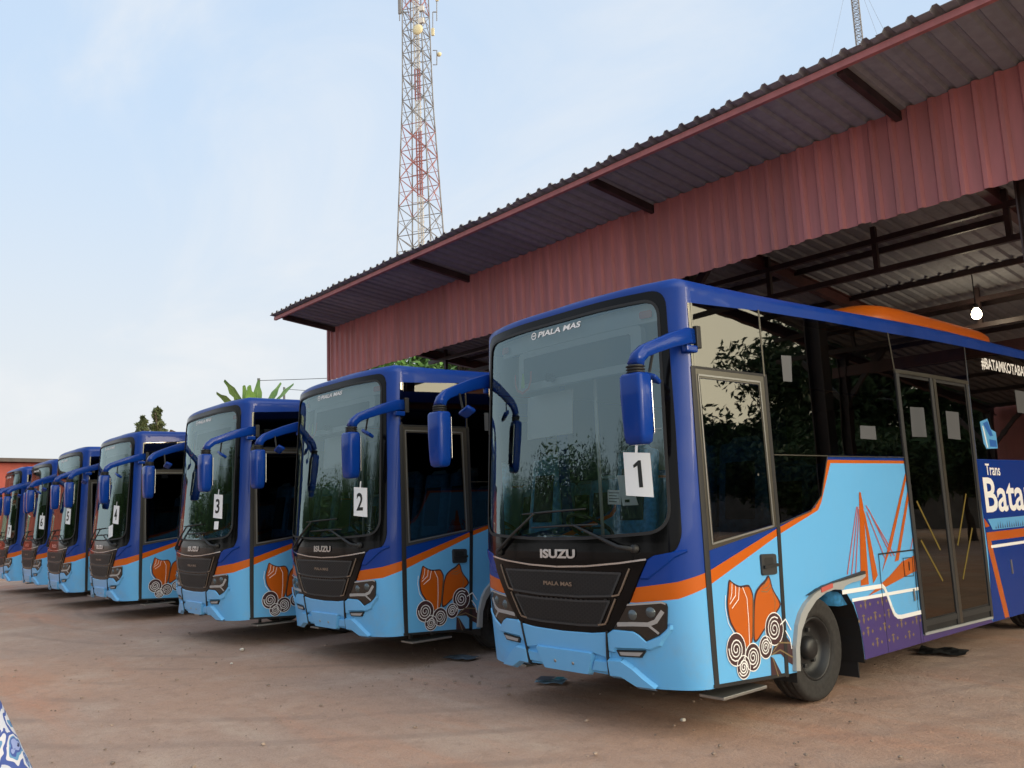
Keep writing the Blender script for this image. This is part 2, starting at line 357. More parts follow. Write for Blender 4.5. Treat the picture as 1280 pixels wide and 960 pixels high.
def patch(name, outer, m, parent, off=.004, th=.006, bev=0.0, holes=(), fine=True, extra=None, uv=False):
    """a thin proud panel that follows the hull"""
    if isinstance(outer, list) and outer and isinstance(outer[0], list): polys = outer
    else: polys = [outer]
    V = []; N = []; F = []; UVC = []
    for po in polys:
        ar = sum(po[i-1][0]*po[i][1]-po[i][0]*po[i-1][1] for i in range(len(po)))
        if ar < 0: po = po[::-1]
        bm = fill2d(po, holes, fine); bm.verts.index_update(); base = len(V)
        for v in bm.verts:
            V.append(hull(v.co.x, v.co.y, off)); N.append(hnorm(v.co.x, v.co.y)); UVC.append((v.co.x, v.co.y))
        for f in bm.faces: F.append(tuple(base+v.index for v in f.verts))
        if th > 0:
            for e in bm.edges:
                if len(e.link_faces) == 1:
                    l = [l for l in e.link_loops][0]; a = l.vert; b = l.link_loop_next.vert
                    d = (b.co-a.co); nn = Vector((d.y, -d.x, 0)).normalized()*bev; i0 = len(V)
                    hn = (hull(a.co.x+d.y*.01, a.co.y-d.x*.01)-hull(a.co.x, a.co.y)).normalized()
                    if bev: hn = (hn+hnorm(a.co.x, a.co.y)*(bev/max(th, 1e-4))).normalized()
                    for p, o_ in ((a.co, off), (b.co, off), (b.co+nn, off-th), (a.co+nn, off-th)):
                        V.append(hull(p.x, p.y, o_)); N.append(hn); UVC.append((p.x, p.y))
                    F.append((i0, i0+3, i0+2, i0+1))
        bm.free()
    if extra: extra(V, N, F, UVC)
    me = bpy.data.meshes.new(name); me.from_pydata([tuple(v) for v in V], [], F); me.update()
    if uv:
        l = me.uv_layers.new(name='sz')
        for lp in me.loops: l.data[lp.index].uv = UVC[lp.vertex_index]
    me.polygons.foreach_set('use_smooth', [True]*len(me.polygons))
    me.normals_split_custom_set_from_vertices([tuple(n) for n in N])
    return link(name, me, m, parent)
def stroke_polys(pts, w, closed=False):
    out = []; n = len(pts)
    for i in range(n if closed else n-1):
        a = Vector(pts[i]); b = Vector(pts[(i+1) % n]); d = (b-a)
        if d.length < 1e-6: continue
        d.normalize(); q = Vector((-d.y, d.x))*w/2; e = d*w*.25
        out.append([tuple(a-e-q), tuple(b+e-q), tuple(b+e+q), tuple(a-e+q)])
    return out
def stroke(name, pts, w, m, parent, off=.005, th=.002, closed=False, fine=True):
    return patch(name, stroke_polys(pts, w, closed), m, parent, off, th, fine=fine)
def rounded(corners, n=7):
    """corners: (s, z, radius)"""
    out = []; k = len(corners)
    for i in range(k):
        p = Vector(corners[i][:2]); a = Vector(corners[i-1][:2]); b = Vector(corners[(i+1) % k][:2]); r = corners[i][2]
        if r <= 0: out.append(tuple(p)); continue
        p0 = p+(a-p).normalized()*r; p1 = p+(b-p).normalized()*r
        for j in range(n+1):
            t = j/n; out.append(tuple(p0*(1-t)**2+p*2*t*(1-t)+p1*t*t))
    return out
def text_mesh(s, bold=0.0):
    cu = bpy.data.curves.new('t', 'FONT'); cu.body = s; cu.offset = bold; cu.resolution_u = 3; cu.fill_mode = 'FRONT'
    o = bpy.data.objects.new('t', cu); COL.objects.link(o); bpy.context.view_layer.update()
    me = bpy.data.meshes.new_from_object(o); vs = [v.co.copy() for v in me.vertices]; fs = [tuple(p.vertices) for p in me.polygons]
    bpy.data.objects.remove(o); bpy.data.curves.remove(cu); bpy.data.meshes.remove(me)
    return vs, fs
def text_on(name, s, s0, s1, z0, z1, m, parent, off=.006, bold=0.0, shear=0.0, slope=0.0):
    vs, fs = text_mesh(s, bold); x0 = min(v.x for v in vs); x1 = max(v.x for v in vs); y0 = min(v.y for v in vs); y1 = max(v.y for v in vs)
    V = []; N = []
    for v in vs:
        t = (v.y-y0)/(y1-y0); ss = s0+(v.x-x0)/(x1-x0)*(s1-s0)+shear*t*(z1-z0); z = z0+t*(z1-z0)+slope*(ss-s0)
        V.append(hull(ss, z, off)); N.append(hnorm(ss, z))
    me = bpy.data.meshes.new(name); me.from_pydata([tuple(v) for v in V], [], fs); me.update()
    f0 = me.polygons[0]
    if f0.normal.dot(N[f0.vertices[0]]) < 0: me.flip_normals()
    return link(name, me, m, parent)

# ------------------------------------------------------------------ the bus
ZT = 3.0; LB = 8.25
def zbot(s):
    a = abs(s)
    return tabf([(0, .352), (.21, .35), (.235, .366), (.40, .362), (.52, .363), (.63, .311), (.75, .306), (.9, .309), (1.25, .318), (2.0, .285), (3.1, .228), (9.6, .225)], a)
ARCH_F = [(.95, 0), (1.05, .2), (1.07, .45), (1.12, .565), (1.217, .674), (1.35, .755), (1.50, .80), (1.63, .812), (1.76, .80), (1.87, .75), (1.95, .66), (2.0, .55), (2.03, .4), (2.045, .2)]
def build_body(root):
    sp = [0, .05, .1, .15, .2, .21, .235, .3, .35, .4, .46, .52, .575, .63, .69, .75, .82, .9, .95, 1.0, 1.05, 1.075, 1.1, 1.125, 1.15, 1.175, 1.2, 1.2274]
    sp += [u+DS for u in (.2, .3, .45, .6, .8, .95, 1.2, 1.5, 1.8, 2.15, 2.4, 2.7, 3.1, 3.6, 4.1, 4.6, 5.1, 5.55, 5.9, 6.3, 6.75, 7.2, 7.7, LB)]
    ss = [-s for s in sp[:0:-1]]+sp; n = len(ss)
    zr = [None, .42, .5, .6, .72, .84, .94, 1.0, 1.05, 1.25, 1.5, 1.8, 2.1, 2.3, 2.4, 2.5, 2.6, 2.7, 2.8, 2.9, 2.98, ZT]
    V = []; N = []; F = []; UVC = []; idx = {}
    for j, z in enumerate(zr):
        for i, s in enumerate(ss):
            zz_ = zbot(s) if z is None else z
            idx[i, j] = len(V); V.append(hull(s, zz_)); N.append(hnorm(s, zz_)); UVC.append((s, zz_))
    def skip(i, j):
        a = (ss[i]+ss[i+1])/2; z = ((zr[j] or .3)+zr[j+1])/2
        if abs(a) < 1.05 and 1.05 < z < 2.98: return True
        if abs(a) > 1.2274 and 1.0 < z < 2.98: return True
        u = abs(a)-DS
        return z < 1.0 and (.95 < u < 2.15 or 5.55 < u < 6.75)
    for j in range(len(zr)-1):
        for i in range(n-1):
            if not skip(i, j): F.append((idx[i, j], idx[i+1, j], idx[i+1, j+1], idx[i, j+1]))
    # roof edge rolls over in rings, then strips across
    K = 7; INS = .20; RISE = .105; rings = [[idx[i, len(zr)-1] for i in range(n)]]
    for k in range(1, K+1):
        a = k/K*PI/2; row = []
        for i, s in enumerate(ss):
            x, u, nx, nu = plan(s); ins = INS*(1-math.cos(a)); b = hull(s, ZT)
            p = b+Vector((-nx*ins, -nu*ins, RISE*math.sin(a))); row.append(len(V)); V.append(p)
            hn = Vector((nx, nu, 0))*math.cos(a)+Vector((0, 0, 1))*math.sin(a); N.append(hn.normalized()); UVC.append((s, 3.1))
        for i in range(n-1): F.append((rings[-1][i], rings[-1][i+1], row[i+1], row[i]))
        rings.append(row)
    mid = n//2; W = 8; prev = [rings[-1][mid]]*(W+1)
    for q in range(1, mid+1):
        l, r = rings[-1][mid-q], rings[-1][mid+q]; row = [l]
        for w in range(1, W):
            t = w/W; p = V[l].lerp(V[r], t); p = p+Vector((0, 0, .035*(1-(2*t-1)**2)*min(1, q/14))); row.append(len(V)); V.append(p)
            N.append(Vector((-.12*(1-2*t), 0, 1)).normalized()); UVC.append((0, 3.1))
        row.append(r)
        for w in range(W):
            f = [prev[w], prev[w+1], row[w+1], row[w]]
            f = [v for v_i, v in enumerate(f) if v not in f[:v_i]]
            if len(f) > 2: F.append(tuple(f[::-1]) if False else tuple(f))
        prev = row
    # flat tail
    for j in range(len(zr)-1): F.append((idx[n-1, j], idx[0, j], idx[0, j+1], idx[n-1, j+1]))
    for k in range(K): F.append((rings[k][n-1], rings[k][0], rings[k+1][0], rings[k+1][n-1]))
    def addfill(outer, holes=()):
        bm = fill2d(outer, holes); bm.verts.index_update(); base = len(V)
        for v in bm.verts: V.append(hull(v.co.x, v.co.y)); N.append(hnorm(v.co.x, v.co.y)); UVC.append((v.co.x, v.co.y))
        for f in bm.faces: F.append(tuple(base+v.index for v in f.verts))
        bm.free()
    addfill([(-1.05, 1.05), (1.05, 1.05), (1.05, 2.98), (-1.05, 2.98)], [rounded([(-.99, 1.31, .18), (.99, 1.31, .18), (.95, 2.95, .13), (-.95, 2.95, .13)])])
    side_o = [(1.2274, 1.0), (LB+DS, 1.0), (LB+DS, 2.98), (1.2274, 2.98)]
    sh_ = [UU(a) for a in ([(.155, 2.345), (.165, 1.27), (.87, 1.35), (.845, 2.347)], [(.13, 2.875), (.14, 2.465), (.915, 2.468), (.915, 2.925)],
        [(.975, 2.93), (.98, 2.3), (1.0, 1.355), (1.42, 1.44), (1.52, 1.48), (1.595, 1.545), (1.745, 1.868), (3.08, 1.876), (3.065, 2.66), (3.015, 2.98)], [(4.79, 3.02), (4.76, 1.872), (7.93, 1.872), (7.93, 3.06)])]
    addfill(side_o, [h[::-1] for h in sh_]); addfill(mir(side_o), [mir(h)[::-1] for h in sh_])
    af = [(u+DS, z) for u, z in [(.95, zbot(.95+DS)), (1.052, zbot(1.05+DS))]+ARCH_F[2:-1]+[(2.044, zbot(2.044+DS)), (2.15, zbot(2.15+DS)), (2.15, 1.0), (.95, 1.0)]]
    ar = [(u+DS, z) for u, z in [(5.55, .226)]+[(6.15+.52*math.cos(a), .36+.52*math.sin(a)) for a in [PI+.25-i*(PI+.5)/14 for i in range(15)]]+[(6.75, .226), (6.75, 1.0), (5.55, 1.0)]]
    for p in (af, ar):
        addfill(p); addfill(mir(p))
    me = bpy.data.meshes.new('body_shell'); me.from_pydata([tuple(v) for v in V], [], F); me.update()
    l = me.uv_layers.new(name='sz'); l.data.foreach_set('uv', [c for lp in me.loops for c in UVC[lp.vertex_index]])
    me.polygons.foreach_set('use_smooth', [True]*len(me.polygons)); me.normals_split_custom_set_from_vertices([tuple(v) for v in N])
    return link('body_shell', me, M_LIVERY, root)

def build_wheel(root, x, u, sgn, dual=False):
    R = .385; zc_ = R
    w = .105
    prof = [(.235, -w*.8), (.27, -w), (.345, -w*1.02), (.372, -w*.92), (.383, -w*.7), (.385, -.07), (.376, -.068), (.376, -.052), (.385, -.05), (.385, -.012), (.376, -.01), (.376, .01), (.385, .012), (.385, .05), (.376, .052), (.376, .068), (.385, .07), (.383, w*.7), (.372, w*.92), (.36, w*.98), (.345, w*1.02), (.33, w*.985), (.27, w), (.25, w*.95), (.235, w*.8)]
    t = lathe('wheel', prof, M_TYRE, root, 40, 'x', (x, u, zc_), flip=sgn)
    rim = lathe('rim', [(.238, -.06), (.238, .075), (.228, .09), (.215, .085), (.205, .03), (.17, .0), (.12, -.005), (.085, .01), (.0, .01)], M_RIM, t, 32, 'x', (x, u, zc_), flip=sgn)
    bm = bmesh.new()
    for k in range(6):
        a = k*PI/3+.2; add_box(bm, (x+sgn*.012, u+.135*math.cos(a), zc_+.135*math.sin(a)), (.03, .03, .03), .006)
    tag(bmobj('wheel_nuts', bm, M_PLAST, t), kind='stuff')
    lathe('hub', [(.09, .0), (.085, .055), (.06, .075), (.0, .08)], M_RIM, t, 20, 'x', (x, u, zc_), flip=sgn)
    return t

def spiral(cx, cz, r, turns=2.3, n=26, a0=0.0, g=1):
    return [(cx+r*(1-.86*i/n)*math.cos(a0+g*2*PI*turns*i/n), cz+r*(1-.86*i/n)*math.sin(a0+g*2*PI*turns*i/n)) for i in range(n+1)]
def disc(cx, cz, r, n=22): return [(cx+r*math.cos(2*PI*i/n), cz+r*math.sin(2*PI*i/n)) for i in range(n)]

def build_bus():
    B = empty('parked_bus')
    build_body(B)
    # --- nose: black windscreen surround with lower panel, glass
    inner = rounded([(-.975, 1.335, .17), (-.72, 1.318, 0), (-.3, 1.297, 0), (0, 1.293, 0), (.3, 1.297, 0), (.72, 1.318, 0), (.975, 1.335, .17), (.93, 2.935, .13), (.4, 2.945, 0), (-.4, 2.945, 0), (-.93, 2.935, .13)], 9)
    outer = rounded([(-.86, 1.155, 0), (-.4, 1.11, 0), (0, 1.092, 0), (.4, 1.11, 0), (.80, 1.155, 0), (.86, 1.178, 0), (1.0, 1.20, .05), (1.045, 1.30, .05), (1.03, 2.0, 0), (.985, 3.0, .13), (.4, 3.008, 0), (-.4, 3.008, 0), (-.985, 3.0, .13), (-1.03, 2.0, 0), (-1.045, 1.30, .05), (-1.0, 1.20, .05)], 7)
    patch('windscreen_surround', outer, M_BLACK, B, .007, .012, holes=[inner], bev=.006)
    patch('windscreen', rounded([(-.985, 1.325, .17), (-.72, 1.308, 0), (0, 1.283, 0), (.72, 1.308, 0), (.985, 1.325, .17), (.94, 2.945, .13), (0, 2.955, 0), (-.94, 2.945, .13)], 9), M_GLASS, B, .001, 0)
    stroke('windscreen_seal', inner, .022, M_RUB, B, .012, .004, closed=True)
    text_on('nose_lettering', 'ISUZU', -.186, .186, 1.152, 1.218, M_CHROME, B, .016, .045)
    text_on('windscreen_lettering', 'PIALA MAS', -.235, .235, 2.86, 2.905, M_WHITE, B, .006, .03, shear=.3)
    patch('windscreen_emblem', [disc(-.285, 2.882, .03)], M_WHITE, B, .006, 0, holes=[disc(-.285, 2.882, .022)[::-1]])
    stroke('windscreen_emblem_bar', [(-.30, 2.884), (-.27, 2.884)], .008, M_WHITE, B, .006, 0)
    # --- grille
    g = patch('grille_panel', [(-.82, 1.142), (-.4, 1.098), (0, 1.08), (.4, 1.098), (.80, 1.142), (.74, 1.04), (.66, .89), (.55, .74), (.46, .655), (.3, .64), (0, .632), (-.3, .64), (-.46, .655), (-.55, .74), (-.66, .89), (-.76, 1.04)], M_BLACK, B, .014, .016, .006)
    stroke('chrome_strip', [(-.80, 1.153), (-.6, 1.128), (-.3, 1.102), (0, 1.092), (.3, 1.102), (.6, 1.128), (.80, 1.153)], .012, M_CHROME, g, .022, .008)
    for nm, P in (('upper_grille_mesh', [(-.60, 1.058), (.60, 1.058), (.51, .905), (.2, .888), (-.2, .888), (-.51, .905)]), ('lower_grille_mesh', [(-.49, .868), (-.2, .856), (.2, .856), (.49, .868), (.38, .70), (.2, .69), (-.2, .69), (-.38, .70)])):
        patch(nm+'_back', P, M_RUB, g, .0155, 0)
        stroke(nm+'_rim', P, .014, M_PLAST, g, .022, .007, closed=True)
        bm = bmesh.new(); cell = []; zl = min(p[1] for p in P); zh = max(p[1] for p in P); r = .017; dx_ = r*1.5; dz_ = r*math.sqrt(3)
        def inside(s, z):
            c = False
            for i in range(len(P)):
                (x1, y1), (x2, y2) = P[i-1], P[i]
                if (y1 > z) != (y2 > z) and s < (x2-x1)*(z-y1)/(y2-y1)+x1: c = not c
            return c
        polys = []
        for i in range(-42, 43):
            for j in range(-2, 16):
                cx, cz = i*dx_, zl+j*dz_+(dz_/2 if i % 2 else 0)
                if not inside(cx, cz): continue
                for k in range(3):
                    a0, a1 = k*PI/3, (k+1)*PI/3
                    polys += stroke_polys([(cx+r*math.cos(a0), cz+r*math.sin(a0)), (cx+r*math.cos(a1), cz+r*math.sin(a1))], .0055)
        tag(patch(nm, polys, M_MESH, g, .021, 0, fine=False), kind='stuff')
    text_on('grille_lettering', 'PIALA MAS', -.15, .15, .957, .987, M_BRONZE, g, .026, .03)
    for q in (1, -1):
        stroke('grille_accent', [(q*.675, 1.09), (q*.60, .952), (q*.575, .915), (q*.52, .905)], .011, M_BRONZE, g, .024, .008)
        stroke('grille_accent', [(q*.545, .885), (q*.455, .735), (q*.435, .712), (q*.375, .704)], .011, M_BRONZE, g, .024, .008)
    # --- headlights
    for q in (1, -1):
        P = [(.604, .848), (.885, .876), (.917, .866), (.922, .842), (.905, .706), (.847, .663), (.752, .622), (.70, .665), (.66, .683), (.505, .684), (.54, .74)]
        fx = (lambda a: [(q*s, z) for s, z in a])
        h = patch('headlight', fx(P), M_HOUSE, B, .010, .014, .004)
        stroke('bezel', fx([(.604, .848), (.885, .874), (.915, .864)]), .012, M_LED, h, .013, .004)
        stroke('bezel', fx(P[2:]), .008, M_RUB, h, .013, .004)
        stroke('light_strip', fx([(.54, .717), (.66, .725), (.78, .728), (.835, .75), (.885, .812)]), .028, M_LED, h, .0125, .003)
        stroke('light_strip', fx([(.78, .722), (.845, .674)]), .016, M_LED, h, .0125, .003)
        for s_, z_ in ((.665, .785), (.803, .807)):
            p = hull(q*s_, z_, .004); nv = hnorm(q*s_, z_)
            ln = lathe('projector_lens', [(.036, 0), (.036, .006), (.03, .008), (.024, .014), (.012, .019), (0, .021)], M_LENS, h, 16, 'z')
            ln.data.transform(Matrix.Translation(p) @ nv.to_track_quat('Z', 'Y').to_matrix().to_4x4())
        f = patch('fog_light', fx([(.50, .540), (.735, .553), (.695, .508), (.52, .502)]), M_RUB, B, .012, .014, .004)
        patch('lens_strip', fx([(.525, .532), (.715, .543), (.685, .516), (.535, .511)]), M_LED, f, .015, .003)
    # --- bumper relief
    bp = patch('bumper_centre_panel', [(-.435, .652), (-.3, .637), (0, .629), (.3, .637), (.435, .652), (.412, .487), (.29, .508), (-.29, .508), (-.412, .487)], M_LIGHT, B, .020, .021, .018)
    pp = patch('number_plate_panel', rounded([(-.29, .503, .015), (-.225, .352, .015), (.225, .352, .015), (.29, .503, .015)]), M_LIGHT, B, .040, .042, .012)
    for s_ in (-.095, .09):
        p = hull(s_, .416, .040); sc = lathe('bolt', [(.012, 0), (.012, .004), (0, .005)], M_STEEL, pp, 10, 'z'); sc.data.transform(Matrix.Translation(p) @ hnorm(s_, .416).to_track_quat('Z', 'Y').to_matrix().to_4x4())
    for q in (1, -1):
        fx = (lambda a: [(q*s, z) for s, z in a])
        patch('bumper_step', fx([(.29, .450), (.41, .452), (.40, .388), (.255, .384)]), M_LIGHT, B, .022, .023, .014)
        patch('bumper_lip', fx([(.425, .466), (.538, .470), (.617, .428), (.701, .362), (.774, .312), (.632, .315), (.52, .367), (.425, .366)]), M_LIGHT, B, .034, .036, .02)
        patch('bumper_cheek', fx([(.447, .648), (.50, .672), (.66, .670), (.70, .652), (.752, .608), (.85, .648), (.90, .69), (.935, .73), (.93, .70), (.865, .632), (.842, .596), (.762, .568), (.735, .572), (.49, .56), (.47, .53), (.44, .535)]), M_LIGHT, B, .020, .022, .016)
        stroke('bumper_seam', fx([(.445, .665), (.42, .49), (.412, .365)]), .009, M_RUB, B, .030, .03)
        patch('nose_fin', fx([(.81, 1.143), (.85, 1.170), (.98, 1.193), (1.075, 1.203), (.99, 1.168), (.90, 1.10), (.80, 1.03), (.75, 1.03)]), M_BLUE, B, .014, .016, .012)
    # --- wipers
    def hp(s, z, o): return hull(s, z, o)
    for bl, ar in (([(-.387, 1.478), (-.1, 1.49), (.304, 1.502)], [(-.70, 1.19), (-.5, 1.32), (-.235, 1.482)]), ([(-.273, 1.376), (.05, 1.385), (.416, 1.391)], [(.72, 1.222), (.60, 1.236), (.40, 1.315), (.2, 1.386)])):
        w = tube('wiper', [hp(s, z, .035) for s, z in ar], [.014, .013, .009] if len(ar) == 3 else [.018, .016, .011, .008], M_RUB, B, 6)
        tube('wiper_blade', [hp(s, z, .022) for s, z in bl], [.006, .009, .006], M_RUB, w, 5)
        p = hp(ar[0][0], ar[0][1], .01); k = lathe('wiper_pivot', [(.03, -.01), (.03, .02), (.018, .034), (0, .036)], M_RUB, w, 14, 'y', p, flip=-1)
    # --- mirrors
    for q in (1, -1):
        V = []; F = []; path = [((1.06, .13, 2.655), .09, .15), ((1.10, .02, 2.645), .075, .15), ((1.105, -.16, 2.595), .065, .135), ((1.095, -.33, 2.535), .07, .12), ((1.085, -.42, 2.50), .085, .115), ((1.078, -.475, 2.455), .11, .11), ((1.074, -.50, 2.40), .135, .10)]
        nn = 12
        for i, (p, w, h_) in enumerate(path):
            p = Vector(p); t = (Vector(path[min(i+1, 6)][0])-Vector(path[max(i-1, 0)][0])).normalized(); xx = Vector((1, 0, 0)); xx = (xx-xx.dot(t)*t).normalized(); yy = t.cross(xx)
            for k in range(nn):
                a = 2*PI*k/nn; c, s_ = math.cos(a), math.sin(a); c = math.copysign(abs(c)**.3, c); s_ = math.copysign(abs(s_)**.3, s_)
                v = p+xx*c*w*.36+yy*s_*h_*.38; V.append(Vector((q*v.x, v.y, v.z)))
        for i in range(6):
            for k in range(nn): F.append((i*nn+k, i*nn+(k+1) % nn, (i+1)*nn+(k+1) % nn, (i+1)*nn+k))
        F += [tuple(range(nn)), tuple(range(6*nn, 7*nn))]
        bm = bmesh.new(); bv = [bm.verts.new(v) for v in V]
        for f in F: bm.faces.new([bv[i] for i in f])
        arm = bmobj('mirror_arm', bm, M_BLUE, B, True)
        box('mirror_bracket', (q*1.09, .15, 2.65), (.04, .05, .16), M_RUB, arm, .008)
        box('mirror_mount', (q*1.09, .06, 2.56), (.05, .12, .05), M_BLUE, arm, .012)
        for k in range(3): lathe('mirror_bellows', [(.05, 0), (.064, .008), (.05, .018)], M_RUB, arm, 18, 'z', (q*1.074, -.50, 2.345+k*.019))
        # housing: rounded box loft, tapering down
        V = []; F = []; lv = [(2.345, .6), (2.343, .86), (2.325, 1.0), (2.2, 1.02), (2.05, .97), (1.95, .92), (1.905, .84), (1.89, .6)]; nn = 28
        for z_, sc in lv:
            for k in range(nn):
                a = 2*PI*k/nn; c, s_ = math.cos(a), math.sin(a); c = math.copysign(abs(c)**.32, c); s_ = math.copysign(abs(s_)**.42, s_)
                V.append(Vector((q*1.074+c*.092*sc, -.50+(-.075 if s_ < 0 else .055)*abs(s_)*sc, z_)))
        for i in range(len(lv)-1):
            for k in range(nn): F.append((i*nn+k, i*nn+(k+1) % nn, (i+1)*nn+(k+1) % nn, (i+1)*nn+k))
        F += [tuple(range(nn)), tuple(range((len(lv)-1)*nn, len(lv)*nn))]
        bm = bmesh.new(); bv = [bm.verts.new(v) for v in V]
        for f in F: bm.faces.new([bv[i] for i in f])
        hs = bmobj('mirror_housing', bm, M_BLUE, B, True)
        box('mirror_face', (q*1.074, -.437, 2.13), (.15, .006, .34), M_CHROME, hs, .002)
        # small kerb mirror under the arm
        bar('kerb_mirror_stay', (q*1.06, -.30, 2.51), (q*1.02, -.30, 2.38), .014, .014, M_RUB, hs)
        bm = bmesh.new(); add_box(bm, (q*1.0, -.27, 2.35), (.14, .09, .035), .015, Matrix.Rotation(q*.35, 3, 'Y') @ Matrix.Rotation(-.5, 3, 'X')); bmobj('kerb_mirror', bm, M_BLUE, hs, True)
    # --- side glazing, doors (both flanks)
    for q in (1, -1):
        fx = (lambda a: [(q*s, z) for s, z in a]); SU = (lambda a: fx(UU(a)))
        patch('quarter_window', SU([(.055, 2.89), (.93, 2.94), (.93, 2.452), (.06, 2.44)]), M_TGLASS, B, .005, .007, .003)
        patch('side_window', SU([(.95, 2.942), (1.9, 2.975), (3.03, 2.998), (3.085, 2.66), (3.1, 1.86), (1.755, 1.852), (1.607, 1.538), (1.53, 1.47), (1.424, 1.426), (.985, 1.34), (.965, 2.3)]), M_TGLASS, B, .005, .007, .003)
        patch('door_header_glass', SU([(3.045, 2.998), (4.75, 3.036), (4.72, 2.672), (3.10, 2.672)]), M_TGLASS, B, .005, .007, .003)
        patch('rear_window', SU([(4.775, 3.036), (7.95, 3.075), (7.95, 1.856), (4.745, 1.856)]), M_TGLASS, B, .005, .007, .003)
        stroke('window_reflection_strip', SU([(.985, 1.846), (1.752, 1.848)]), .008, M_DOORTR, B, .008, .003)  # reflection line along the glass edge, laid on as thin strips
        stroke('window_reflection_strip', SU([(3.1, 1.852), (1.752, 1.845), (1.605, 1.532), (1.424, 1.418), (.99, 1.335)]), .009, M_DOORTR, B, .008, .003)
        stroke('window_post', SU([(.94, 2.944), (.945, 2.44)]), .02, M_DOORTR, B, .007, .003)
        stroke('window_post', SU([(3.037, 2.998), (3.09, 2.66)]), .02, M_DOORTR, B, .007, .003)
        stroke('window_post', SU([(4.762, 3.036), (4.735, 2.66)]), .012, M_DOORTR, B, .007, .003)
        # front door: black shut lines, metal window frame, dark glass, recessed handle
        d = patch('front_door_glass', SU([(.145, 2.36), (.855, 2.362), (.88, 1.335), (.175, 1.252)]), M_TGLASS, B, .006, .006, .003)
        patch('door_frame', SU([(.078, 2.43), (.935, 2.432), (.965, 1.32), (.105, 1.195), ]), M_DOORTR, d, .0045, .006, .002, holes=[SU([(.14, 2.365), (.86, 2.367), (.885, 1.33), (.17, 1.247)])])
        stroke('door_frame_bead', SU([(.125, 2.385), (.875, 2.387), (.90, 1.327), (.15, 1.237)]), .012, M_STEEL, d, .010, .004, closed=True)
        stroke('door_shut_line', SU([(.072, 2.43), (.088, 1.3), (.089, .335)]), .05, M_RUB, d, .006, .006)
        stroke('door_shut_line', SU([(.955, 2.44), (.965, 1.3), (.915, .275)]), .042, M_RUB, d, .006, .006)
        stroke('door_shut_line', SU([(.06, .33), (.92, .282)]), .022, M_RUB, d, .006, .006)
        stroke('door_shut_line', SU([(.06, 2.437), (.95, 2.443)]), .018, M_RUB, d, .006, .006)
        hd = patch('door_handle', rounded([(*p, .02) for p in SU([(.70, 1.132), (.89, 1.125), (.885, .985), (.70, .99)])]), M_PLAST, d, .014, .014, .004)
        patch('handle_recess', rounded([(*p, .02) for p in SU([(.73, 1.11), (.845, 1.105), (.845, 1.055), (.73, 1.06)])]), M_RUB, hd, .0155, 0)
        stroke('handle_lever', SU([(.72, 1.045), (.885, 1.05)]), .022, M_RUB, hd, .03, .014)
        # passenger door in the middle, two leaves
        md = patch('passenger_door', SU([(3.092, 2.655), (4.725, 2.655), (4.72, 1.5), (4.64, .28), (3.115, .305)]), M_RUB, B, .004, .006)
        for P in ([(3.17, 2.60), (3.80, 2.60), (3.80, .42), (3.18, .42)], [(3.93, 2.60), (4.63, 2.60), (4.57, .42), (3.93, .42)]):
            lf = patch('door_leaf_glass', SU(P), M_TGLASS, md, .008, .004)
        for a, b_ in (((3.12, 2.64), (3.13, .31)), ((3.83, 2.62), (3.84, .32)), ((3.905, 2.62), (3.90, .32)), ((4.69, 2.64), (4.62, .29))):
            stroke('door_post', SU([a, b_]), .058, M_DOORTR if a[0] > 3.85 and a[0] < 4 else M_PLAST, md, .016, .012)
        stroke('door_top_rail', SU([(3.095, 2.648), (4.72, 2.648)]), .028, M_DOORTR, md, .017, .012)
        stroke('door_bottom_rail', SU([(3.15, .385), (4.61, .37)]), .05, M_PLAST, md, .014, .01)
        stroke('door_threshold', SU([(3.12, .298), (4.62, .277)]), .022, M_GREYTR, md, .02, .02)
        for a, b_ in (((3.25, 1.45), (3.62, 1.0)), ((3.25, 1.1), (3.6, .72)), ((4.35, 1.5), (4.02, 1.02)), ((4.4, 1.16), (4.05, .70))):
            stroke('grab_rail', SU([a, b_]), .022, M_YELL, md, .0095, .002)
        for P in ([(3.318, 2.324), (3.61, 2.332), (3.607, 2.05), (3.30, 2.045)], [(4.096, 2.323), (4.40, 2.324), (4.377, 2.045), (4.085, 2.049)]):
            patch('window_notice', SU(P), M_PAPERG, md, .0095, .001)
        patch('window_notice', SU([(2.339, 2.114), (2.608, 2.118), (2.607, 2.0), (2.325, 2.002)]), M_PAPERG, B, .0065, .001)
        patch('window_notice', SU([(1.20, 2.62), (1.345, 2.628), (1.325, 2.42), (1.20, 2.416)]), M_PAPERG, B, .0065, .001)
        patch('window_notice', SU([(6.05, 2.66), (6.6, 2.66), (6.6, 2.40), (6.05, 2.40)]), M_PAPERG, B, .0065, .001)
        # livery artwork
        sh = patch('shell_artwork', [SU(chaikin([(.309, 1.0), (.356, .965), (.431, .936), (.538, .942), (.565, .905), (.586, .857), (.545, .604), (.522, .54), (.471, .510), (.44, .52), (.342, .632), (.276, .72), (.262, .831), (.282, .905)])),
                                     SU(chaikin([(.786, .99), (.808, .957), (.826, .882), (.92, .779), (.90, .745), (.75, .655), (.675, .61), (.574, .541), (.534, .56), (.573, .801), (.606, .885), (.68, .931), (.73, .948)]))], M_MAROON, B, .003, 0)
        patch('shell_fill', [SU(chaikin([(.315, .985), (.36, .950), (.431, .922), (.53, .928), (.55, .90), (.57, .857), (.532, .604), (.51, .55), (.471, .524), (.448, .532), (.354, .638), (.29, .724), (.278, .831), (.296, .895)])),
                             SU(chaikin([(.782, .97), (.794, .955), (.81, .885), (.897, .779), (.885, .752), (.744, .666), (.672, .624), (.576, .558), (.55, .57), (.588, .801), (.62, .875), (.688, .917), (.738, .932)]))], M_ORANGE, sh, .004, 0)
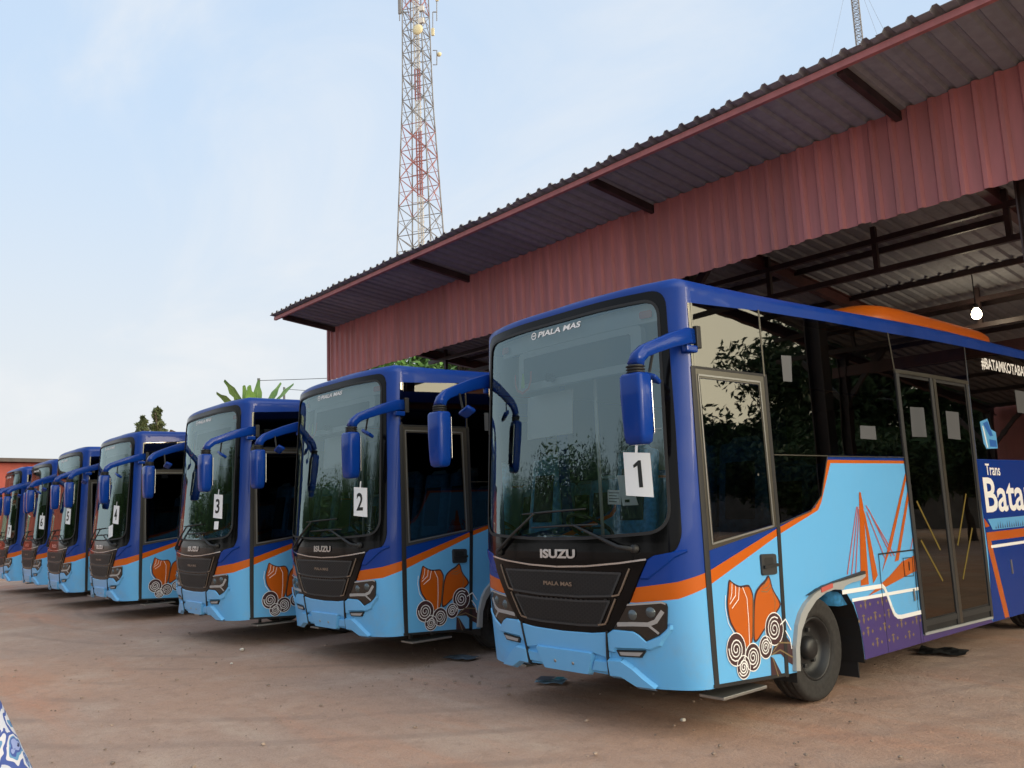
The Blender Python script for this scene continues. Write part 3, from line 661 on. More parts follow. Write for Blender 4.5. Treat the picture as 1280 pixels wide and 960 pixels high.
        for ln in ([(.34, .96), (.33, .90), (.31, .86)], [(.38, .942), (.37, .88), (.30, .83)], [(.42, .93), (.40, .85), (.32, .80)], [(.46, .925), (.50, .85), (.50, .7), (.487, .53)], [(.77, .955), (.70, .91)], [(.795, .93), (.76, .90), (.70, .895)], [(.81, .90), (.75, .87), (.68, .88)], [(.82, .87), (.84, .79), (.82, .72)], [(.255, .89), (.245, .81), (.265, .71), (.34, .61)], [(.565, .86), (.57, .80), (.535, .58)]):
            stroke('shell_line', SU(ln), .006, M_OCHRE if ln[0][0] > .5 else M_WHITE, sh, .0046, 0)
        for cx, cz, r in ((.33, .53, .105), (.40, .405, .075), (.516, .455, .09), (.676, .50, .075), (.80, .61, .11)):
            c = SU([(cx, cz)])[0]
            patch('swirl_artwork', [disc(c[0], c[1], r)], M_MAROON, sh, .0050+.0003*cx, 0)
            stroke('swirl_line', disc(c[0], c[1], r*1.02), .007, M_WHITE, sh, .0058+.0003*cx, 0, closed=True)
            stroke('swirl_line', spiral(c[0], c[1], r*.78, 2.6, 34, cx*9, q), .009, M_WHITE, sh, .0056+.0003*cx, 0)
        patch('leaf_artwork', [SU([(.735, .44), (.82, .53), (.94, .55), (1.02, .46), (1.03, .32), (.95, .36), (.86, .43)]), SU([(.73, .43), (.77, .41), (.86, .28), (.72, .285)])], M_MAROON, sh, .0035, 0)
        for ln in ([(.74, .44), (.85, .46), (1.02, .38)], [(.76, .46), (.85, .51), (.99, .49)], [(.75, .42), (.80, .29)], [(.88, .63), (.95, .66), (1.01, .58)], [(.94, .58), (.99, .52), (1.0, .45)]):
            stroke('leaf_line', SU(ln), .010, M_OCHRE if ln[0][1] < .5 else M_WHITE, sh, .0062, 0)
        br = patch('bridge_artwork', [SU([(2.214, 1.551), (2.241, 1.551), (2.263, 1.428), (2.223, .80), (2.09, .80)]), SU([(2.25, 1.43), (2.281, 1.362), (2.39, .86), (2.30, .80)]),
                                      SU([(3.100, 1.718), (3.10, 1.66), (2.68, 1.076), (2.468, .878), (2.637, 1.101)]), SU([(3.10, 1.55), (3.10, 1.47), (2.789, .956), (2.713, .95), (2.803, 1.07)]),
                                      SU([(3.10, .98), (3.10, .845), (2.438, .744), (2.179, .706), (2.59, .836), (2.848, .941)])], M_ORANGE, B, .0032, 0)
        for a, b_ in (((2.149, 1.431), (1.893, .906)), ((2.171, 1.431), (1.96, .901)), ((2.185, 1.409), (2.024, .896)), ((2.309, 1.438), (2.72, 1.0)), ((2.348, 1.404), (2.66, 1.0)), ((2.309, 1.383), (2.55, .98)), ((3.10, 1.13), (3.037, 1.033))):
            stroke('bridge_cable', SU([a, b_]), .012, M_CRED, br, .0036, 0)
        stroke('flank_line', SU([(1.79, .775), (2.443, .769), (2.48, .745), (2.515, .69), (2.569, .584), (2.61, .522), (2.66, .495), (2.729, .487), (3.092, .487)]), .034, M_WHITE, B, .0066, .002)
        stroke('flank_line', SU([(1.93, .700), (3.092, .690)]), .026, M_WHITE, B, .0062, .002)
        pu = patch('purple_panel', SU([(1.95, .69), (2.50, .695), (2.565, .58), (2.61, .515), (2.66, .487), (2.73, .478), (3.095, .478), (3.095, .228), (2.047, .228), (2.032, .4), (2.0, .56)]), M_PURPLE, B, .0038, .003)
        patch('purple_sill', SU([(3.10, .288), (4.63, .266), (4.66, .228), (3.10, .228)]), M_PURPLE, B, .0038, .003)
        mo = []
        for cx, cz in [(2.13, .644), (2.416, .643), (2.276, .535), (2.51, .532), (2.132, .429), (2.417, .432), (2.715, .426), (3.0, .42), (2.267, .328), (2.546, .325), (2.839, .317), (2.08, .53)]:
            for ox, w, h_ in ((0, .016, .036), (-.075, .018, .016), (.075, .018, .016), (0.0, .03, .01)):
                oz = .034 if w == .03 else 0
                mo.append(SU([(cx+ox-w, cz+oz), (cx+ox, cz-h_+oz), (cx+ox+w, cz+oz), (cx+ox, cz+h_+oz)]))
        tag(patch('batik_motifs', mo, M_OCHRE, pu, .0046, 0, fine=False), kind='stuff')
        # service hatch and shut lines
        hh = stroke('service_hatch', SU([(2.435, 1.03), (3.085, 1.028), (3.06, .60)]), .012, M_RUB, B, .0075, .002)
        stroke('service_hatch_edge', SU([(2.435, 1.03), (2.425, .65)]), .007, M_RUB, hh, .0075, .002)
        stroke('filler_flap', SU([(2.867, .968), (3.045, .966), (3.03, .806), (2.869, .814)]), .006, M_RUB, hh, .0078, .002, closed=True)
        stroke('filler_catch', SU([(2.97, .93), (2.965, .86)]), .014, M_INK, hh, .0085, .002)
        stroke('hatch_pull', SU([(3.0, .69), (3.005, .60)]), .024, M_STEEL, hh, .012, .006)
        stroke('panel_joint', SU([(3.06, .60), (3.045, .23)]), .005, M_RUB, B, .0052, .001)
        stroke('panel_joint', SU([(2.43, .65), (2.44, .23)]), .004, M_RUB, B, .0052, .001)
        # wheel-arch trim with lip and lamp
        at = patch('wheel_arch_trim', SU([(1.0, .295), (1.018, .45), (1.072, .605), (1.125, .68), (1.205, .742), (1.33, .803), (1.483, .842), (1.66, .860), (1.842, .870), (2.134, .890), (2.135, .870), (2.06, .848), (1.9, .84), (1.80, .825), (1.76, .80), (1.63, .812), (1.50, .80), (1.35, .755), (1.217, .674), (1.12, .565), (1.07, .45), (1.055, .288)]), M_GREYTR, B, .03, .034, .006)
        patch('arch_eyebrow', SU([(1.25, .80), (1.40, .838), (1.66, .872), (2.134, .915), (2.134, .892), (1.842, .876), (1.483, .853)]), M_PLAST, at, .032, .03)
        patch('side_marker', rounded([(*p, .012) for p in SU([(1.43, .84), (1.60, .862), (1.60, .828), (1.43, .805)])]), M_CRED, at, .036, .008, .003)
        # rear flank
        rp = patch('rear_flank_panel', SU([(4.712, 1.848), (8.2, 1.848), (8.2, .228), (6.70, .228), (6.66, .50), (6.52, .76), (6.33, .87), (6.15, .885), (5.97, .87), (5.78, .76), (5.64, .50), (5.60, .228), (4.66, .228), (4.745, .9)]), M_BLUE, B, .0035, .005)
        patch('flank_stripe', [SU([(4.75, 1.105), (8.2, 1.11), (8.2, 1.018), (4.85, 1.017), (5.083, .235), (4.965, .235), (4.75, .95)]), SU([(4.735, 1.25), (4.855, 1.165), (4.74, 1.156)])], M_ORANGE, rp, .0042, 0)
        stroke('flank_line', SU([(4.84, .958), (8.0, .962)]), .03, M_WHITE, rp, .0044, 0)
        sk = patch('skyline_artwork', SU([(4.83, 1.237), (7.6, 1.245), (7.6, 1.13), (4.928, 1.126)]), M_LIGHT, rp, .0042, 0)
        polys = []
        for k in range(40):
            u_ = 5.0+k*.063; hgt = .03+.05*abs(math.sin(k*2.3)); polys.append(SU([(u_, 1.135), (u_+.035, 1.135), (u_+.02, 1.135+hgt)]))
        tag(patch('skyline_print', polys, M_DBLUE, sk, .0048, 0, fine=False), kind='stuff')
        stroke('hatch_pull', SU([(5.3, .79), (5.305, .66)]), .03, M_STEEL, rp, .012, .01)
        if q == 1:
            text_on('slogan_lettering', '#BATAMKOTABARU', *[U(5.16, 2.82)[0], U(6.62, 2.82)[0]], U(5.8, 2.815)[1]+.01, U(5.8, 2.965)[1], M_WHITE, B, .008, .03)
            text_on('flank_lettering', 'Trans', 4.925+DS, 5.315+DS, 1.69, 1.81, M_WHITE, rp, .0055, .015, slope=-.02)
            text_on('flank_lettering', 'Batam', 4.82+DS, 6.38+DS, 1.30, 1.665, M_WHITE, rp, .0055, .018)
            st = patch('window_sticker', SU([(4.93, 2.25), (5.14, 2.29), (5.20, 2.18), (5.33, 2.15), (5.33, 1.975), (5.02, 1.965), (4.96, 2.02)]), M_LIGHT, B, .0066, .001)
            patch('sticker_print', [SU([(5.0, 2.235), (5.13, 2.265), (5.24, 2.11), (5.15, 2.10)]), SU([(5.12, 2.07), (5.31, 2.06), (5.31, 1.99), (5.12, 1.99)])], mat('sticker_blue', (.015, .12, .45), .4), st, .0075, 0)
            stroke('sticker_writing', SU([(4.99, 2.2), (5.05, 1.985)]), .03, M_WHITE, st, .0078, 0)
        # wheels, flaps, step
        build_wheel(B, q*.925, 1.445, q); build_wheel(B, q*.895, 6.15, q)
        V = []; F = []
        nA = 13
        for k in range(nA):
            u_, z_ = ARCH_F[1:][k]
            V += [hull(q*(u_+DS), z_, -.004), Vector((q*.12, u_, z_+.01))]
        for k in range(nA-1): F.append((2*k, 2*k+2, 2*k+3, 2*k+1))
        obj('arch_liner', V, F, M_RUB, B)
        box('mudflap', (q*.88, 2.055, .20), (.28, .012, .24), M_RUB, B, .003)
        sbox = box('boarding_step', (q*.98, .42, .235), (.20, .50, .022), M_STEEL, B, .005)
        box('step_stay', (q*.86, .30, .30), (.03, .03, .14), M_PLAST, sbox); box('step_stay', (q*.86, .58, .30), (.03, .03, .14), M_PLAST, sbox)
    # --- roof air-conditioner
    ac = None; V = []; F = []; nn = 36
    lv = [(3.02, 1.0), (3.22, 1.0), (3.305, .985), (3.35, .94), (3.38, .86), (3.395, .70), (3.40, .3)]
    for z_, sc in lv:
        for k in range(nn):
            a = 2*PI*k/nn; c, s_ = math.cos(a), math.sin(a); c = math.copysign(abs(c)**.35, c); s_ = math.copysign(abs(s_)**.3, s_)
            V.append(Vector((c*.84*sc, 4.98+s_*1.68*(1-(1-sc)*(.9 if s_ < 0 else .6)), z_+.06)))
    for i in range(len(lv)-1):
        for k in range(nn): F.append((i*nn+k, i*nn+(k+1) % nn, (i+1)*nn+(k+1) % nn, (i+1)*nn+k))
    F.append(tuple(range((len(lv)-1)*nn, len(lv)*nn)))
    bm = bmesh.new(); bv = [bm.verts.new(v) for v in V]
    for f in F: bm.faces.new([bv[i] for i in f])
    ac = bmobj('roof_air_conditioner', bm, M_ORANGE, B, True)
    box('air_conditioner_badge', (.835, 5.55, 3.24), (.012, .26, .03), M_WHITE, ac)
    # --- underbody
    box('chassis', (0, 4.2, .52), (1.5, 7.6, .26), M_RUB, B)
    box('front_underbody', (0, .55, .46), (1.7, .9, .10), M_RUB, B)
    # --- cabin
    Vb = [(x, u, z) for u in (.16, 8.15) for x, z in ((-1.03, .90), (1.03, .90), (1.03, 2.92), (-1.03, 2.92))]
    Vb += [(x, u, 1.22) for u in (.16, 8.15) for x in (-1.03, 1.03)]
    obj('cabin_lining', Vb, [(0, 1, 5, 4), (2, 3, 7, 6), (4, 5, 6, 7), (1, 9, 11, 5), (0, 8, 10, 4)], M_LINING, B)
    bm = bmesh.new(); add_box(bm, (0, .22, 1.03), (1.96, .46, .40), .08, seg=3); add_box(bm, (-.5, .42, 1.22), (.62, .24, .14), .05); dsh = bmobj('dashboard', bm, M_DASH, B, True)
    stw = lathe('steering_wheel', [(.205+.016*math.cos(a), .016*math.sin(a)) for a in [2*PI*i/8 for i in range(9)]], M_RUB, B, 28, 'z'); stw.data.transform(Matrix.Translation((-.5, .62, 1.34)) @ Matrix.Rotation(-.6, 4, 'X'))
    bar('steering_spoke', (-.70, .62, 1.34), (-.30, .62, 1.34), .03, .015, M_RUB, stw); bar('steering_column', (-.5, .45, 1.12), (-.5, .62, 1.34), .05, .05, M_RUB, stw)
    def seat(x, u, hgt=1.15, z0=.66, m=M_SEAT):
        bm = bmesh.new(); add_box(bm, (x, u+.25, z0+.38), (.44, .46, .12), .04)
        add_box(bm, (x, u+.52, z0+.38+hgt*.36), (.44, .10, hgt*.70), .045, Matrix.Rotation(-.14, 3, 'X'))
        add_box(bm, (x, u+.25, z0+.16), (.36, .36, .32))
        s = bmobj('seat', bm, m, B, True)
        tp = z0+.38+hgt*.68
        tube('seat_handle', [(x-.19, u+.57, tp-.16), (x-.18, u+.58, tp-.02), (x-.10, u+.59, tp+.055), (x+.10, u+.59, tp+.055), (x+.18, u+.58, tp-.02), (x+.19, u+.57, tp-.16)], .022, M_HANDLE, s, 6)
        box('seat_panel', (x, u+.465, z0+.38+hgt*.40), (.26, .03, hgt*.36), M_SEATD, s, .012, Matrix.Rotation(-.14, 3, 'X'))
    seat(-.5, .72, 1.30, .72); seat(.20, .62, 1.25, .72); seat(.70, .62, 1.25, .72)
    for r_ in range(2):
        for x in (-.78, -.32, .42, .85): seat(x, 1.75+r_*.85, 1.1, .66)
    db = patch('destination_board', rounded([(-.62, 2.47, .05), (.74, 2.47, .05), (.74, 2.80, .05), (-.62, 2.80, .05)]), M_LINING, B, -.10, .06)
    patch('board_screen', rounded([(-.54, 2.53, .02), (.64, 2.53, .02), (.64, 2.745, .02), (-.54, 2.745, .02)]), M_BOARD, db, -.095, .004)
    patch('roof_lining_panel', [(-.90, 2.80), (.90, 2.80), (.90, 2.935), (-.90, 2.935)], M_LINING, B, -.09, .02)
    for q in (-1, 1): patch('roof_lamp', rounded([(q*.80-.055, 2.83, .02), (q*.80+.055, 2.83, .02), (q*.80+.055, 2.885, .02), (q*.80-.055, 2.885, .02)]), M_CRED, B, -.06, .01)
    cm = lathe('windscreen_camera', [(.034, 0), (.034, .05), (.02, .06), (0, .06)], M_RUB, B, 16, 'y'); cm.data.transform(Matrix.Translation(hull(-.15, 2.53, -.02)))
    tube('grab_pole', [(-.05, .30, 2.62), (-.05, .30, .9)], .014, M_LINING, B, 8)
    patch('partition', [(-.86, 2.10), (-.16, 2.10), (-.16, 2.46), (-.86, 2.46)], M_LINING, B, -.30, .01)
    em = patch('city_emblem', [disc(-.43, 2.53, .008)], M_CGRN, B, -.006, 0)
    stroke('emblem_ring', [(-.53, 2.60), (-.53, 2.53), (-.50, 2.47), (-.43, 2.44), (-.36, 2.47), (-.33, 2.53), (-.33, 2.60)], .022, M_CRED, em, -.006, 0)
    patch('emblem_torch', [(-.455, 2.48), (-.405, 2.48), (-.41, 2.53), (-.42, 2.60), (-.44, 2.60), (-.45, 2.53)], M_CGRN, em, -.006, 0)
    return B

BUSES = [(-4.598, 4.60), (-8.464, 4.745), (-11.349, 4.40), (-15.803, 4.43), (-18.949, 4.42), (-22.312, 4.60), (-24.9, 4.50)]
WORDS = ['one', 'two', 'three', 'four', 'five', 'six', 'seven']
LABELS = ['blue and orange bus with number one on its windscreen, roof unit under the red shed',
          'blue bus with number two on its windscreen, parked beside bus one',
          'blue bus with number three on its windscreen, below the end of the red shed',
          'blue bus with number four on its windscreen, between buses three and five',
          'blue bus with number five on its windscreen, between buses four and six',
          'blue bus with number six on its windscreen, between buses five and seven',
          'blue bus with number seven on its windscreen, last before the red building']
proto = build_bus()
bus_roots = []
for i, (bx_, by_) in enumerate(BUSES):
    b = proto if i == 0 else copy_tree(proto)
    b.location = (bx_, by_, 0); b.rotation_euler.z = math.radians([0, .35, -.3, .4, -.25, .3, -.2][i]); tag(b, LABELS[i], 'bus', 'new buses parked in a row'); bus_roots.append(b)

# numbered sheets taped inside the windscreens
CARDS = [(.76, 1.722), (.70, 1.667), (.666, 1.719), (.641, 1.716), (.685, 1.757), (.83, 1.685), (.693, 1.52)]
def on_bus(o, i): o.location = (BUSES[i][0], BUSES[i][1], 0); o.rotation_euler = bus_roots[i].rotation_euler; return o
for i, (cs, cz) in enumerate(CARDS):
    w, h_ = .105, .15
    tl = .02
    c = patch('number_card', [(cs-w, cz-h_+tl*.5), (cs+w, cz-h_-tl*.5), (cs+w-tl, cz+h_-tl*.5), (cs-w-tl, cz+h_+tl*.5)], M_PAPER, None, .006, .001)
    on_bus(c, i); tag(c, 'white paper sheet with black digit %s on the windscreen' % WORDS[i], 'paper sheet', 'number sheets in the windscreens')
    n = str(i+1)
    if n == '1':
        patch('digit', [(cs-.045, cz+.065), (cs-.005, cz+.095), (cs+.015, cz+.095), (cs+.03, cz-.09), (cs, cz-.09), (cs-.012, cz+.06), (cs-.04, cz+.045)], M_INK, c, .0075, 0); n = None
    if n: text_on('digit', n, cs-(.025 if n == '1' else .05)-.01, cs+(.025 if n == '1' else .05)-.01, cz-.09, cz+.095, M_INK, c, .0075, .02, shear=-.06)
    stroke('tape', [(cs-.02, cz+h_-.01), (cs-.015, cz+h_+.06)], .02, M_PAPER, c, .0065, 0)
for nm, P, lab in (('document', [(.478, 1.629), (.591, 1.622), (.599, 1.520), (.481, 1.528)], 'small white printed form behind the windscreen of bus number one'),
                   ('paper_sheet', [(.565, 1.725), (.66, 1.725), (.74, 1.514), (.61, 1.514)], 'slanting white sheet half behind the number one card')):
    c = on_bus(patch(nm, P, M_PAPER, None, -.016, .001), 0); tag(c, lab, 'paper')
    if nm == 'document':
        for k in range(4): stroke('print_line', [(.492, 1.608-k*.02), (.58-.02*(k % 2), 1.603-k*.02)], .006, M_PAPERG, c, -.0145, 0)
    else: stroke('print_line', [(.635, 1.545), (.665, 1.545)], .02, M_INK, c, -.0145, 0)

for bi, P, lab in ((2, [(.60, 1.53), (.70, 1.53), (.70, 1.43), (.60, 1.43)], 'small white form low behind the windscreen of bus number three'), (3, [(.36, 1.52), (.55, 1.56), (.58, 1.36), (.40, 1.33)], 'crumpled white sheet behind the windscreen of bus number four')):
    tag(on_bus(patch('paper_sheet', P, M_PAPER, None, .004, .001), bi), lab, 'paper')

# ------------------------------------------------------------------ ground
def ground_mat():
    m = bpy.data.materials.new('packed_dirt'); m.use_nodes = True; n = m.node_tree; b = n.nodes['Principled BSDF']; L = n.links.new
    b.inputs['Roughness'].default_value = .9; b.inputs['Specular IOR Level'].default_value = .2
    t = n.nodes.new('ShaderNodeTexCoord')
    def noise(scale, detail, rough=.55, mp_=None):
        x = n.nodes.new('ShaderNodeTexNoise'); x.inputs['Scale'].default_value = scale; x.inputs['Detail'].default_value = detail; x.inputs['Roughness'].default_value = rough
        if mp_:
            q = n.nodes.new('ShaderNodeMapping'); q.inputs['Scale'].default_value = mp_[0]; q.inputs['Rotation'].default_value = (0, 0, mp_[1]); L(t.outputs['Object'], q.inputs[0]); L(q.outputs[0], x.inputs['Vector'])
        else: L(t.outputs['Object'], x.inputs['Vector'])
        return x.outputs['Fac']
    def rng(v, a, b_, c=0, d=1):
        r = n.nodes.new('ShaderNodeMapRange'); r.inputs[1].default_value = a; r.inputs[2].default_value = b_; r.inputs[3].default_value = c; r.inputs[4].default_value = d; L(v, r.inputs[0]); return r.outputs[0]
    def mixc(f, a, b_):
        x = n.nodes.new('ShaderNodeMix'); x.data_type = 'RGBA'
        for k, v in (('A', a), ('B', b_)):
            if isinstance(v, tuple): x.inputs[k].default_value = (*v, 1)
            else: L(v, x.inputs[k])
        L(f, x.inputs['Factor']); return x.outputs['Result']
    c = mixc(rng(noise(.28, 6), .35, .68), (0.493, 0.301, 0.212), (0.428, 0.306, 0.248))
    c = mixc(rng(noise(.9, 8, .62), .48, .72, 0, .75), c, (0.570, 0.427, 0.341))          # dry scuffed patches
    c = mixc(rng(noise(.55, 7, .6, ((.35, 2.2, 1), .25)), .52, .75, 0, .8), c, (0.570, 0.264, 0.157))   # red laterite streaks
    c = mixc(rng(noise(.8, 8, .6, ((.4, 1.6, 1), -.12)), .55, .72, 0, .4), c, (0.627, 0.509, 0.416))   # tyre-polished streaks
    c = mixc(rng(noise(7, 6, .65), .5, .75, 0, .45), c, (0.286, 0.182, 0.138))
    c = mixc(rng(noise(60, 3, .7), .58, .75, 0, .45), c, (0.675, 0.545, 0.462))
    c = mixc(rng(noise(38, 3, .7), .62, .76, 0, .6), c, (0.152, 0.099, 0.082))
    c = mixc(rng(noise(130, 3, .75), .54, .68, 0, .75), c, (0.189, 0.132, 0.106))
    c = mixc(rng(noise(22, 5, .7, ((1, 2.4, 1), .2)), .60, .74, 0, .45), c, (0.567, 0.442, 0.385))
    # worn tyre arcs where buses swing into the row
    for cx, cy, sc in ((-16.0, 12.0, .42),):
        q = n.nodes.new('ShaderNodeMapping'); q.inputs['Location'].default_value = (-cx, -cy, 0); L(t.outputs['Object'], q.inputs[0])
        wv = n.nodes.new('ShaderNodeTexWave'); wv.wave_type = 'RINGS'; wv.rings_direction = 'Z'; wv.inputs['Scale'].default_value = sc; wv.inputs['Distortion'].default_value = 1.6; wv.inputs['Detail'].default_value = 4; wv.inputs['Detail Scale'].default_value = 1.2; L(q.outputs[0], wv.inputs['Vector'])
        mk = n.nodes.new('ShaderNodeMath'); mk.operation = 'MULTIPLY'; L(rng(wv.outputs['Fac'], .86, .98, 0, .28), mk.inputs[0]); L(rng(noise(.5, 4), .45, .6), mk.inputs[1])
        c = mixc(mk.outputs[0], c, (0.222, 0.159, 0.139))
    L(c, b.inputs['Base Color'])
    q = n.nodes.new('ShaderNodeBump'); q.inputs['Strength'].default_value = .8; q.inputs['Distance'].default_value = .04
    h1 = n.nodes.new('ShaderNodeMath'); h1.operation = 'ADD'; L(noise(3.2, 10, .68), h1.inputs[0]); L(rng(noise(45, 4, .7), 0, 1, 0, .35), h1.inputs[1]); L(h1.outputs[0], q.inputs['Height']); L(q.outputs[0], b.inputs['Normal'])
    return m
M_GND = ground_mat()
gv = []; gf = []
xs = [-900, -300, -120, -60]+[-40+i*1.0 for i in range(56)]+[30, 80, 300, 900]; ys = [-900, -300, -100, -40, -20]+[-10+i*1.0 for i in range(36)]+[40, 80, 200, 500, 900]
from mathutils import noise as mnoise
for y in ys:
    for x in xs:
        gv.append((x, y, (.012*mnoise.noise((x*.35, y*.35, 0)) if -40 <= x <= 16 and -10 <= y <= 26 else 0)-.012))
for j in range(len(ys)-1):
    for i in range(len(xs)-1): gf.append((j*len(xs)+i, j*len(xs)+i+1, (j+1)*len(xs)+i+1, (j+1)*len(xs)+i))
tag(obj('ground', gv, gf, M_GND, None, True), 'packed reddish brown dirt yard with pale scuffs', 'ground', kind='structure')
# loose pebbles and clods
bm = bmesh.new(); rr = random.Random(3)
for k in range(900):
    d = rr.random()**.6*11+2.5; a = math.radians(rr.uniform(20, 95)); x, y = -d*math.sin(a), d*math.cos(a)
    if y > 8 or x < -14: continue
    r = rr.choice([.004, .005, .006, .008, .008, .011, .016]) ; s = bmesh.ops.create_icosphere(bm, subdivisions=1, radius=r)
    for v in s['verts']: v.co = Vector((v.co.x*rr.uniform(.8, 1.5)+x, v.co.y*rr.uniform(.8, 1.4)+y, max(v.co.z*.7, -.004)+.001))
tag(bmobj('pebbles', bm, mat('pebble', (.27, .20, .155), .9, noise=(3, .6))), 'loose pebbles and clods scattered over the yard', 'pebbles', kind='stuff')
def litter(name, cx, cy, w, l, rz, m, label, cat, amp=.02, n=7):
    V = []; F = []; r = random.Random(int(cx*100))
    for j in range(n):
        for i in range(n):
            x, y = (i/(n-1)-.5)*w, (j/(n-1)-.5)*l; V.append((x+r.uniform(-.1, .1)*w/n, y+r.uniform(-.1, .1)*l/n, .006+amp*(.5+.5*math.sin(i*1.7+j*.9+cx))*r.uniform(.4, 1)))
    F = [(j*n+i, j*n+i+1, (j+1)*n+i+1, (j+1)*n+i) for j in range(n-1) for i in range(n-1)]
    o = obj(name, V, F, m); o.location = (cx, cy, 0); o.rotation_euler.z = rz; tag(o, label, cat); return o
lt = litter('discarded_leaflet', -5.72, 5.27, .26, .20, .5, mat('leaflet_print', (.25, .40, .50), .5), 'creased blue leaflet on the dirt below bus number one', 'leaflet')
obj('leaflet_panel', [(-.12, -.09, .035), (.02, -.09, .035), (.02, .08, .036), (-.12, .08, .036)], [(0, 1, 2, 3)], M_PAPERG, lt)
obj('leaflet_picture', [(.03, -.05, .037), (.11, -.05, .037), (.11, .07, .037), (.03, .07, .037)], [(0, 1, 2, 3)], mat('leaflet_teal', (.03, .2, .24), .5), lt)
litter('crumpled_sheet', -7.40, 5.55, .34, .24, .2, mat('sheet_dark', (.09, .12, .15), .6), 'dark crumpled plastic sheet between buses one and two', 'litter')
litter('rubber_scrap', -3.75, 8.6, .42, .38, .3, M_RUB, 'black rubber mat on the dirt below the passenger door', 'mat', .03)
for k, (x, y, r) in enumerate([(-10.05, 4.28, .03), (-4.0, 4.93, .02), (-9.2, 3.8, .015)]):
    bm = bmesh.new(); s = bmesh.ops.create_icosphere(bm, subdivisions=2, radius=r)
    for v in bm.verts: v.co *= 1+.35*mnoise.noise(v.co*60+Vector((k*5, 0, 0))); v.co.z *= .6
    o = bmobj('white_stone', bm, mat('chalky', (.6, .56, .5), .9)); o.location = (x, y, r*.3)
    tag(o, ['white lump of stone on the dirt before bus number three', 'pale stone on the dirt before bus number one', 'tiny pale chip on the dirt before bus number two'][k], 'stone')

# ------------------------------------------------------------------ shed
SH = empty('open_shed', (-6.5, 8.0, 0)); tag(SH, 'open red steel shed with corrugated cladding above the buses', 'shed')
SHI = Matrix.Translation((6.5, -8.0, 0))
def shed(o): o.data.transform(SHI); return o
X0_, X1_ = -14.72, 1.3; YF, YE, YB = 8.0, 6.80, 23.0
def roofz(y): return 5.22+(YF-y)*.105
def rib_profile(x0, x1, pitch, depth, flat=.03):
    pts = []; x = x0
    k = 0
    while x < x1-1e-6:
        c = x+pitch*.5
        pts += [(x, 0), (c-.042, 0), (c-.018, depth), (c+.018, depth), (c+.042, 0)]
        # two faint stiffening swages in the pan
        x += pitch; k += 1
    pts.append((x, 0)); return pts
PITCH = .1965; NR = 4; SW = PITCH*NR
ns = int(round((X1_-X0_)/SW))
for k in range(ns):
    x0 = X0_+k*SW
    pr = rib_profile(0, SW, PITCH, .034)
    V = []; F = []
    y0, y1 = YE-.05-.012*(k % 2), YB
    for (x, d) in pr: V += [(x0+x, y0, roofz(y0)+d+.004*(k % 2)), (x0+x, y1, roofz(y1)+d+.004*(k % 2))]
    m_ = len(pr)
    for (x, d) in pr: V += [(x0+x, y0, roofz(y0)+d-.004+.004*(k % 2)), (x0+x, y1, roofz(y1)+d-.004+.004*(k % 2))]
    for i in range(m_-1):
        F.append((2*i, 2*i+2, 2*i+3, 2*i+1)); b_ = 2*m_; F.append((b_+2*i, b_+2*i+1, b_+2*i+3, b_+2*i+2)); F.append((2*i, b_+2*i, b_+2*i+2, 2*i+2))
    shed(obj('roof_sheet', V, F, M_ROOF, SH))
    # fascia sheet
    V = []; F = []
    zt_ = roofz(YF)-.005; zb_ = 4.195+random.uniform(-.012, .012); yy = YF-.003*(k % 2)
    for (x, d) in pr: V += [(x0+x, yy-d, zb_), (x0+x, yy-d, zt_)]
    for (x, d) in pr: V += [(x0+x, yy-d+.005, zb_), (x0+x, yy-d+.005, zt_)]
    for i in range(m_-1):
        b_ = 2*m_; F.append((2*i, 2*i+2, 2*i+3, 2*i+1)); F.append((b_+2*i, b_+2*i+1, b_+2*i+3, b_+2*i+2)); F.append((2*i, b_+2*i, b_+2*i+2, 2*i+2))
    shed(obj('fascia_sheet', V, F, M_CLAD, SH))
# eave purlin, end flashing
shed(bar('eave_purlin', (X0_+.02, YE+.05, roofz(YE)-.055), (X1_, YE+.05, roofz(YE)-.055), .05, .06, M_CLAD, SH))
shed(bar('corner_flashing', (X0_-.012, YF-.02, 4.19), (X0_-.012, YF-.02, roofz(YF)-.01), .03, .06, M_CLAD, SH))
shed(bar('fascia_rail', (X0_, YF+.05, 4.30), (X1_, YF+.05, 4.30), .06, .10, M_BEAM, SH))
shed(bar('fascia_rail', (X0_, YF+.05, 5.05), (X1_, YF+.05, 5.05), .06, .10, M_BEAM, SH))
RX = [-14.45, -10.18, -6.43, -3.34, 1.1]
for x in RX:
    bm = bmesh.new(); a, b_ = Vector((x, YF+.12, roofz(YF+.12)-.02)), Vector((x, YB, roofz(YB)-.02)); dz = Vector((0, 0, -1))
    add_bar(bm, a+dz*.012, b_+dz*.012, .11, .014); add_bar(bm, a+dz*.09, b_+dz*.10, .014, .15); add_bar(bm, a+dz*.17, b_+dz*.19, .11, .014)
    shed(bmobj('rafter', bm, M_BEAM, SH)); shed(bar('eave_bracket', (x, YE+.10, roofz(YE+.1)-.055), (x, YF+.1, roofz(YF+.1)-.065), .06, .09, M_BEAMD, SH))
for y in (9.6, 11.2, 12.8, 14.4, 16.0, 17.6, 19.2, 20.8, 22.6):
    shed(bar('purlin', (X0_, y, roofz(y)-.045), (X1_, y, roofz(y)-.045), .05, .08, M_BEAMD, SH))
for y in (10.4, 13.6):       # lattice girders along the shed
    for dz in (.22, .62): shed(bar('girder_chord', (X0_, y, roofz(y)-dz), (X1_, y, roofz(y)-dz), .07, .07, M_BEAMD, SH))
    k = 0
    x = X0_+.6
    while x < X1_:
        shed(bar('girder_tie', (x, y, roofz(y)-.60), (x, y, roofz(y)-.03), .06, .06, M_BEAMD, SH)); x += 1.55
